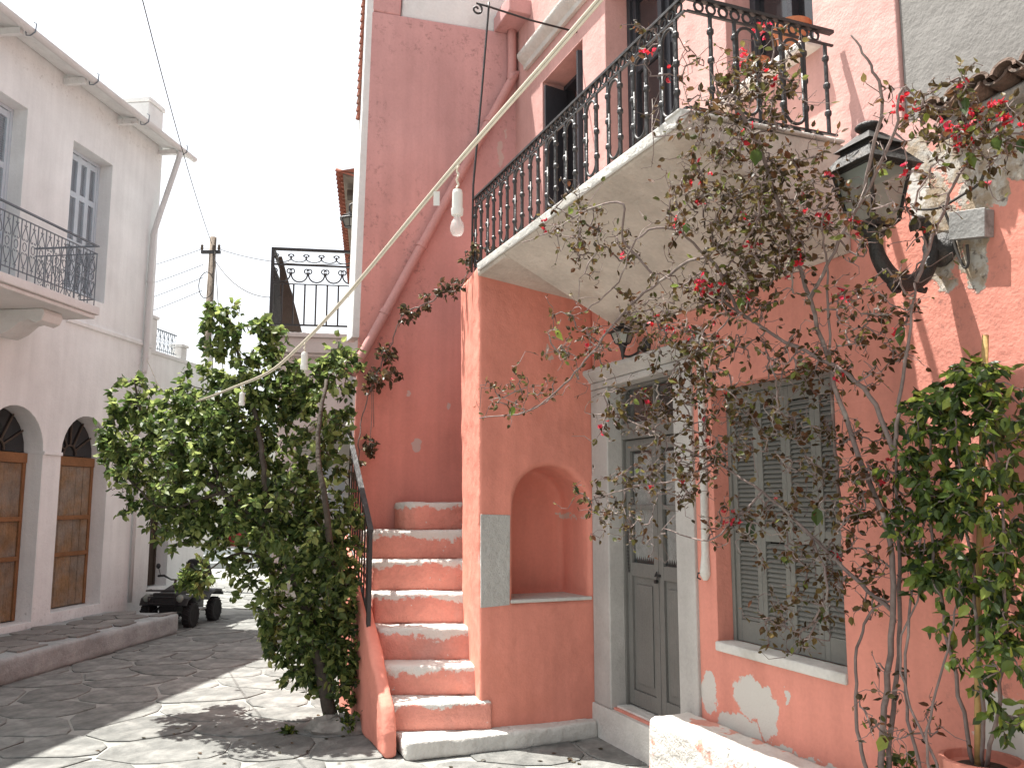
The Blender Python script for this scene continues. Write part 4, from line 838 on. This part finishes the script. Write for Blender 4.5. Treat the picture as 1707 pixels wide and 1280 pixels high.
STEMS = [(9,[(-2.874, 0.25, 0.607), (-2.919, 0.25, 0.882), (-3.0, 0.27, 1.228), (-3.021, 0.3, 1.498), (-2.937, 0.36, 1.821), (-2.892, 0.42, 2.109), (-2.883, 0.5, 2.397), (-2.879, 0.6, 2.684), (-2.954, 0.75, 2.91), (-3.013, 0.9, 3.055), (-3.003, 1.0, 3.09)]), (8,[(-2.874, 0.22, 0.603), (-2.925, 0.2, 0.946), (-2.984, 0.22, 1.269), (-3.021, 0.25, 1.566), (-3.077, 0.3, 1.769)]), (6,[(-3.077, 0.3, 1.769), (-3.135, 0.32, 1.967), (-3.215, 0.34, 2.203), (-3.281, 0.36, 2.389)]), (6,[(-2.833, 0.3, 0.601), (-2.809, 0.3, 0.796), (-2.811, 0.28, 1.023), (-2.87, 0.26, 1.168), (-3.0, 0.27, 1.228)]), (6,[(-2.987, 0.26, 1.181), (-2.852, 0.33, 1.307), (-2.704, 0.4, 1.466), (-2.534, 0.5, 1.638), (-2.337, 0.6, 1.772)]), (7,[(-3.077, 0.3, 1.769), (-3.029, 0.36, 2.0), (-2.943, 0.45, 2.124), (-2.789, 0.55, 2.239), (-2.615, 0.65, 2.39), (-2.548, 0.75, 2.5)]), (5,[(-2.775, 0.3, 1.612), (-2.822, 0.36, 1.925), (-2.917, 0.44, 2.249), (-2.987, 0.5, 2.518), (-3.076, 0.6, 2.648)]), (5,[(-2.615, 0.65, 2.39), (-2.555, 0.75, 2.63), (-2.327, 0.85, 2.57), (-2.174, 0.95, 2.456), (-1.937, 1.0, 2.296), (-1.738, 1.05, 2.173), (-1.278, 1.05, 2.083), (-0.504, 1.05, 2.112)]), (4,[(-2.555, 0.75, 2.63), (-2.515, 0.9, 2.757), (-2.381, 1.0, 2.731), (-2.213, 1.0, 2.582), (-1.978, 1.05, 2.488)]), (4,[(-2.327, 0.85, 2.57), (-2.275, 1.0, 2.761), (-2.37, 1.05, 2.891), (-2.12, 1.1, 2.937), (-1.716, 1.1, 2.956), (-1.317, 1.1, 3.006)]), (5,[(-2.883, 0.5, 2.397), (-3.064, 0.5, 2.593), (-3.217, 0.52, 2.707), (-3.403, 0.55, 2.881), (-3.453, 0.55, 3.014), (-3.494, 0.5, 2.982), (-3.558, 0.4, 3.036)]), (5,[(-3.217, 0.52, 2.707), (-3.406, 0.6, 2.982), (-3.411, 0.65, 3.103), (-3.386, 0.7, 3.217)]), (5,[(-3.281, 0.36, 2.389), (-3.33, 0.3, 2.585), (-3.43, 0.28, 2.757), (-3.561, 0.28, 2.86), (-3.676, 0.28, 2.876)]), (4,[(-2.337, 0.6, 1.772), (-2.234, 0.75, 1.854), (-2.035, 0.85, 1.976), (-1.765, 0.9, 2.028)]), (4,[(-2.337, 0.6, 1.772), (-2.198, 0.7, 1.694), (-1.992, 0.8, 1.67), (-1.721, 0.85, 1.615)]), (4,[(-2.534, 0.5, 1.638), (-2.43, 0.55, 1.536), (-2.273, 0.6, 1.428), (-1.978, 0.65, 1.473)]), (4,[(-2.704, 0.4, 1.466), (-2.817, 0.42, 1.261), (-2.702, 0.45, 1.087), (-2.58, 0.5, 1.098)]), (5,[(-3.099, 0.3, 0.671), (-3.043, 0.28, 0.908), (-3.077, 0.26, 1.235), (-3.135, 0.24, 1.501), (-3.185, 0.22, 1.677)]), (4,[(-3.18, 0.3, 0.692), (-3.086, 0.3, 0.855), (-3.026, 0.28, 1.056), (-3.123, 0.26, 1.283), (-3.15, 0.26, 1.458)]), (4,[(-3.159, 0.32, 0.689), (-3.199, 0.3, 0.94), (-3.276, 0.28, 1.175), (-3.299, 0.26, 1.361)]),]
DENS = [(-2.99,0.90,3.04,0.22,0.17,30), (-3.08,0.85,3.22,0.17,0.15,20), (-2.79,0.85,2.80,0.30,0.23,62), (-2.96,0.60,2.78,0.20,0.20,44), (-2.73,0.70,2.54,0.33,0.21,58), (-2.32,0.85,2.43,0.33,0.19,32), (-2.53,0.75,2.17,0.36,0.21,36), (-2.20,0.85,2.02,0.30,0.19,26), (-2.52,0.60,1.89,0.29,0.21,28), (-2.79,0.50,2.07,0.23,0.26,30), (-2.86,0.40,1.68,0.20,0.23,26), (-2.23,0.75,1.72,0.30,0.16,22), (-2.52,0.50,1.49,0.29,0.16,22), (-2.79,0.36,1.30,0.21,0.18,25), (-2.63,0.42,1.08,0.16,0.13,12), (-3.02,0.36,2.24,0.18,0.23,25), (-3.25,0.45,2.59,0.19,0.27,20), (-3.49,0.50,2.94,0.17,0.14,18), (-3.55,0.30,2.84,0.15,0.17,25), (-2.08,1.05,2.81,0.23,0.17,18), (-1.89,1.08,3.04,0.21,0.12,8), (-1.19,1.05,2.21,0.20,0.13,12), (-1.78,1.00,2.41,0.15,0.21,15), (-1.72,0.85,1.61,0.12,0.15,12), (-2.94,0.30,1.61,0.15,0.31,25), (-1.75,0.70,1.50,0.18,0.12,8), (-2.45,0.90,3.61,0.17,0.17,6), (-3.01,0.28,0.84,0.15,0.15,8),]
SHRUB = [(-3.34,0.25,1.99,0.19,0.14,40), (-3.23,0.25,1.85,0.20,0.15,40), (-3.48,0.25,1.89,0.14,0.19,45), (-3.26,0.25,1.63,0.22,0.17,50), (-3.48,0.25,1.61,0.14,0.19,45), (-3.14,0.25,1.50,0.17,0.15,35), (-3.41,0.25,1.37,0.17,0.17,45), (-3.46,0.25,1.16,0.12,0.16,30), (-3.16,0.22,1.33,0.15,0.12,25), (-3.29,0.22,1.09,0.15,0.15,15), (-3.46,0.25,0.93,0.10,0.14,14), (-3.13,0.25,1.72,0.12,0.15,20),]
# ------------------------------------------------------------------ plants
CAMP = Vector((0, 0, 1.6))
def grow(nodes0, targets, jit=.06, droop=.0, seg=5):
    nd = [np.array(p, float) for p in nodes0]; arr = np.zeros((len(nd)+len(targets)*(seg+1), 3)); arr[:len(nd)] = nd; n = len(nd)
    T = [np.array(t, float) for t in targets]
    T.sort(key=lambda t: np.min(np.sum((arr[:len(nd)]-t)**2, 1)))
    out = []
    for t in T:
        d = np.sum((arr[:n]-t)**2, 1)+rng.random(n)*.004; a = arr[np.argmin(d)].copy(); ln = np.linalg.norm(t-a)
        if ln < .015: continue
        off = rng.normal(0, jit*ln, 3); pl = [a]
        for i in range(1, seg+1):
            u = i/seg; p = a+(t-a)*u+off*math.sin(math.pi*u)*1.2+rng.normal(0, .012*min(1, ln*4), 3)*(u < 1)+np.array([0, 0, -droop*ln*math.sin(math.pi*u*.5)*u])
            pl.append(p)
        arr[n:n+seg] = pl[1:]; n += seg; out.append(pl)
    return out
def rv(): return Vector(rng.normal(0, 1, 3)).normalized()
def leaves_on(twigs, per, size, ratio=.62, start=.35, droop=.3, spread=.02, bend=.6):
    L = []
    for pl in twigs:
        k = len(pl)-1
        for _ in range(max(1, int(per*random.uniform(.6, 1.4)))):
            u = start+(1-start)*random.random()**.7; x = u*k; i = min(int(x), k-1)
            p = Vector(pl[i]).lerp(Vector(pl[i+1]), x-i)+rv()*spread*random.random()
            t = (Vector(pl[i+1])-Vector(pl[i])); t = t.normalized() if t.length > 1e-6 else Vector((0, 0, 1))
            d = (t*bend+rv()+Vector((0, 0, -droop))).normalized()
            nn = (rv()+Vector((0, 0, .9))).normalized(); s = size*random.uniform(.55, 1.25)
            L.append((p, d, nn, s, s*ratio*random.uniform(.8, 1.15), random.random()))
    return L
UNIT = MB().leaf((0, 0, 0), Vector((0, 1, 0)), Vector((0, 0, 1)), 1, .62)
def foliage(root, fr, L, m, mo, nobj, name='foliage', pname='leaf'):
    """largest leaves as objects of their own, the rest as one part"""
    o = ORI[root]
    L.sort(key=lambda q: -q[3]/((fr.w(*q[0])-CAMP).length+.01))
    unit = UNIT.mesh('leaf', fix=False)
    for p, d, nn, s, w, t in L[:nobj]:
        b = d.cross(nn); b = b.normalized() if b.length > 1e-6 else d.orthogonal().normalized(); u = b.cross(d)
        ob = put(pname, unit, mo, root)
        ob.matrix_local = Matrix(((b.x*s*w/s/.62, d.x*s, u.x*s, p.x-o.x), (b.y*w/.62, d.y*s, u.y*s, p.y-o.y), (b.z*w/.62, d.z*s, u.z*s, p.z-o.z), (0, 0, 0, 1)))
    mb = MB()
    for p, d, nn, s, w, t in L[nobj:]: mb.leaf(p, d, nn, s, w, t)
    return tag(part(name, mb, m, root, fix=False), kind='stuff')
def twigmesh(mb, twigs, r0, r1, k=4):
    for pl in twigs:
        n = len(pl); mb.tube(pl, [r0+(r1-r0)*i/(n-1) for i in range(n)], k, caps=False)
    return mb

# --- leaning leafy tree by the stairs
T = thing('leaning_tree', 'leafy green tree leaning over the lane beside the staircase', 'tree', WD, (-1.26, 6.4, 0))
br = [([(-1.26, 6.4, .0), (-1.34, 6.4, .35), (-1.44, 6.45, .68), (-1.62, 6.6, 1.05), (-1.87, 6.8, 1.39)], .055, .03),
      ([(-1.24, 6.42, .02), (-1.31, 6.4, .31), (-1.28, 6.5, .88), (-1.41, 6.7, 1.49), (-1.56, 7.0, 2.05), (-1.55, 7.2, 2.6)], .04, .012),
      ([(-1.87, 6.8, 1.39), (-1.99, 7.0, 1.86), (-2.11, 7.1, 2.31), (-2.28, 7.2, 2.77), (-2.42, 7.2, 3.22)], .026, .006),
      ([(-1.87, 6.8, 1.39), (-2.35, 7.1, 1.67), (-2.83, 7.3, 1.97), (-3.21, 7.5, 2.35), (-3.28, 7.5, 2.66)], .026, .006),
      ([(-2.35, 7.1, 1.67), (-2.55, 7.3, 2.1), (-2.68, 7.4, 2.55)], .016, .006), ([(-2.35, 7.1, 1.67), (-2.9, 7.3, 1.55), (-3.35, 7.5, 1.85)], .014, .005),
      ([(-1.44, 6.45, .68), (-1.62, 6.55, .78), (-1.95, 6.65, 1.0)], .015, .006), ([(-1.62, 6.6, 1.05), (-2.1, 6.9, 1.2), (-2.5, 7.2, 1.02)], .014, .005)]
skel = []; tk = MB()
def fwd(p):
    d = .85*min(1, max(0, (p[2]-.9)/.8)); k = (p[1]-d)/p[1]; return (p[0]*k, p[1]*k, 1.6+(p[2]-1.6)*k)
for pts, a, b in br:
    pts = [fwd(p) for p in pts]
    q = bez(pts, 6); skel += [tuple(v) for v in q]; n = len(q)
    tk.tube([v+rv()*.006 for v in q], [a+(b-a)*i/(n-1) for i in range(n)], 8)
tg = []
for (x, y, z, rx, rz) in TREE:
    k = int(24+rx*rz*560)
    for _ in range(k):
        d = rv()*random.random()**.4*random.choice((1, 1, 1, 1.25)); tg.append((x+d.x*rx, y+d.y*max(rx, .22)*.75, z+d.z*rz))
tw = grow(skel, tg, .10, .12)
part('trunk', tk, M['bark'], T, smooth=True)
tag(part('twigs', twigmesh(MB(), tw, .0045, .0018), M['bark'], T, fix=False), kind='stuff')
foliage(T, WD, leaves_on(tw, 10, .062, .7, .22, .35, .04), M['leaf_tree'], M['leafo_tree'], 260, 'crown')

# --- bougainvillea over the facade and balcony
BG = thing('bougainvillea', 'sprawling bougainvillea with bare twigs, brown leaves and red bracts on the facade', 'climber', PK, (-2.87, .2, .41))
skel = []; sm = MB()
for w, pts in STEMS:
    if pts[0][2] < .72: pts = [(pts[0][0]+.01, min(pts[0][1], .2), .40)]+list(pts)
    q = bez(pts, 5); n = len(q); skel += [tuple(v) for v in q]
    q = [q[0]]+[v+rv()*.005 for v in q[1:]]
    r = w*.0015
    part('stem', MB().tube(q, [r*(1-.55*i/(n-1)) for i in range(n)], 7), M['stem'], BG, smooth=True)
tg = []
for (s, n_, z, rx, rz, k) in DENS:
    for _ in range(int(k*1.65)):
        d = rv()*random.random()**.4; tg.append((s+d.x*rx, max(.05, n_+d.y*.22), z+d.z*rz))
tw = grow(skel, tg, .22, .02)
sub = grow([tuple(p) for pl in tw for p in pl[1:]], [tuple(np.array(random.choice(pl))+rng.normal(0, .06, 3)) for pl in tw for _ in range(3)], .2, 0, 3)
tag(part('twigs', twigmesh(twigmesh(MB(), tw, .004, .0019), sub, .002, .0012, 3), M['stem'], BG, fix=False), kind='stuff')
foliage(BG, PK, leaves_on(tw, 4.0, .034, .68, .45, .25, .02)+leaves_on(sub, 1.3, .03, .68, .5, .25, .015), M['leaf_boug'], M['leafo_boug'], 240)
big = leaves_on(random.sample(tw, 34), 1, .062, .72, .6, 1.0, .02)
for p, d, nn, s, w, t in big:
    pass
foliage(BG, PK, [(p, (d+Vector((0, 0, -1))).normalized(), nn, s, w, t) for p, d, nn, s, w, t in big], M['leaf_shrub'], M['leafo_tree'], 34, 'foliage') if False else None
bl = []
for p, d, nn, s, w, t in big: bl.append((p, (d*.6+Vector((0, 0, -1))).normalized(), (Vector((-.5, .8, .2))+rv()*.5).normalized(), s, w, t))
fl = []; mbf = MB()
cand = random.sample(tw, min(len(tw), 330))
cl = []
for pl in cand:
    c = Vector(pl[-1]); z = c.z
    pr = .24 if z > 2.2 or c.x < -3.3 else .12
    if random.random() > pr: continue
    for _ in range(random.choice((1, 1, 2, 4))): cl.append(c+rv()*.03)
for c in [Vector((-3.52, .3, 2.92)), Vector((-3.6, .3, 2.9)), Vector((-3.5, .34, 2.86)), Vector((-3.42, .5, 2.98)), Vector((-2.12, .08, 4.03)), Vector((-2.2, .1, 4.02)), Vector((-1.98, .1, 3.96)), Vector((-2.6, .8, 2.5))]:
    for _ in range(14): cl.append(c+rv()*.04)
for c in cl:
    a = rv()
    for j in range(3):
        d = (a*.8+rv()).normalized(); fl.append((c, d, rv(), .019*random.uniform(.7, 1.5), .016*random.uniform(.8, 1.3), random.random()))
foliage(BG, PK, fl, M['leaf_flower'], M['leafo_flower'], 200, 'bracts', 'bract')
lo = UNIT.mesh('leaf', fix=False)
foliage(BG, PK, bl+bl[:1], M['leaf_shrub'], M['leafo_shrub'], len(bl), 'foliage', 'leaf')

# --- green climber in the planter at the right edge
GS = thing('green_climber', 'dense glossy green climber growing from the pink planter', 'climber', PK, (-3.24, .15, .65))
skel = []
for pts in ([(-3.24, .15, .66), (-3.30, .2, 1.0), (-3.33, .24, 1.4), (-3.3, .25, 1.9)], [(-3.26, .16, .66), (-3.40, .22, 1.0), (-3.47, .25, 1.5), (-3.45, .25, 1.95)], [(-3.22, .16, .66), (-3.18, .2, 1.05), (-3.16, .24, 1.5), (-3.2, .25, 1.85)]):
    q = bez(pts, 6); n = len(q); skel += [tuple(v) for v in q]
    part('stem', MB().tube([q[0]]+[v+rv()*.008 for v in q[1:]], [.008-.004*i/(n-1) for i in range(n)], 6), M['stem'], GS, smooth=True)
tg = []
for (s, n_, z, rx, rz, k) in SHRUB:
    for _ in range(int(k*1.1)):
        d = rv()*random.random()**.4; tg.append((s+d.x*rx, max(.04, n_+d.y*.13), z+d.z*rz))
tw = grow(skel, tg, .15, .12)
tag(part('twigs', twigmesh(MB(), tw, .003, .0015), M['stem'], GS, fix=False), kind='stuff')
foliage(GS, PK, leaves_on(tw, 9, .046, .6, .3, .6, .025), M['leaf_shrub'], M['leafo_shrub'], 280)

# --- small vine between the stair railing and the balcony end
VN = thing('stair_vine', 'thin vine with dark leaf clumps trailing from stair railing to balcony', 'climber', PK, (1.42, 1.40, 1.75))
vp_ = bez([(1.42, 1.40, 1.75), (1.35, 1.421, 2.05), (1.38, 1.387, 2.30), (1.35, 1.301, 2.596), (1.30, 1.193, 2.844), (1.20, 1.132, 3.08), (1.1, 1.05, 3.141), (.9, .982, 3.153), (.7, .921, 3.201), (.5, .865, 3.193), (.3, .826, 3.332), (.2, .84, 3.5)], 6)
part('stem', MB().tube([v+rv()*.008 for v in vp_], .0055, 6), M['stem'], VN, smooth=True)
for a, b_ in (((1.36, 1.33, 2.58), (1.38, 1.33, 2.02)), ((1.36, 1.32, 2.60), (1.4, 1.29, 2.2))):
    part('hanging_stem', MB().tube(bez([a, (a[0]+.03, a[1]-.02, (a[2]+b_[2])/2), b_], 5), .003, 5), M['stem'], VN)
tg = []
for (c, r, k) in [((1.38, 1.33, 2.05), .09, 22), ((1.35, 1.31, 2.58), .14, 36), ((1.30, 1.22, 2.80), .10, 26), ((1.22, 1.20, 2.62), .09, 12), ((1.15, 1.08, 3.12), .09, 20), ((.95, 1.0, 3.17), .07, 10), ((.68, .92, 3.22), .09, 18), ((.48, .87, 3.22), .06, 8), ((.28, .83, 3.36), .10, 18), ((.1, .84, 3.40), .09, 8), ((1.38, 1.42, 1.85), .12, 16)]:
    for _ in range(k): tg.append(tuple(Vector(c)+rv()*r*random.random()**.5))
tw = grow([tuple(v) for v in vp_], tg, .15, .05, 3)
tag(part('twigs', twigmesh(MB(), tw, .0022, .0012, 3), M['stem'], VN, fix=False), kind='stuff')
foliage(VN, PK, leaves_on(tw, 5, .046, .7, .4, .4, .02), M['leaf_vine'], M['leafo_vine'], 100)

# --- weeds at the foot of the bougainvillea and of the tree
for fr, c, r, h, k, lab in ((PK, (-2.90, .16, .415), .13, .22, 40, 'clump of green weeds at the foot of the bougainvillea stems'), (WD, (-1.13, 6.28, .0), .10, .16, 18, 'few green weeds against the stair wall by the tree'), (WD, (-1.55, 6.28, .0), .09, .05, 12, 'low green sprig on the paving near the tree foot')):
    g = thing('weed_clump', lab, 'weeds', fr, c, 'weeds')
    tw = []
    for _ in range(k):
        a = random.uniform(0, 6.28); q = r*random.random(); e = (c[0]+math.cos(a)*q, c[1]+math.sin(a)*q*.8, c[2]+h*random.uniform(.4, 1))
        tw.append([np.array((c[0]+math.cos(a)*q*.4, c[1]+math.sin(a)*q*.4, c[2])), np.array(((c[0]*.4+e[0]*.6), (c[1]*.4+e[1]*.6), c[2]*.4+e[2]*.6)), np.array(e)])
    part('stalks', twigmesh(MB(), tw, .002, .001, 3), M['leaf_shrub'], g, fix=False)
    foliage(g, fr, leaves_on(tw, 6, .042, .6, .3, .2, .02), M['leaf_shrub'], M['leafo_shrub'], 20)

# --- fallen leaves and petals on the paving
fm = MB()
for _ in range(70):
    if random.random() < .65: x, y = random.gauss(-1.5, .5), random.gauss(6.1, .35)
    else: x, y = random.gauss(.2, .35), random.gauss(5.75, .2)
    s_, n_, _z = PK.loc((x, y, 0))
    if s_ > -.25 and n_ < 1.6: continue
    a = random.uniform(0, 6.28); fm.leaf((x, y, .016), Vector((math.cos(a), math.sin(a), .1)), Vector((rng.normal(0, .2), rng.normal(0, .2), 1)), random.uniform(.025, .05), random.uniform(.016, .03), random.random())
single('fallen_leaves', fm, M['leaf_vine'], 'dry fallen leaves scattered on the paving below the plants', 'leaves', WD, (-1.5, 6.1, .016), kind='stuff', fix=False)
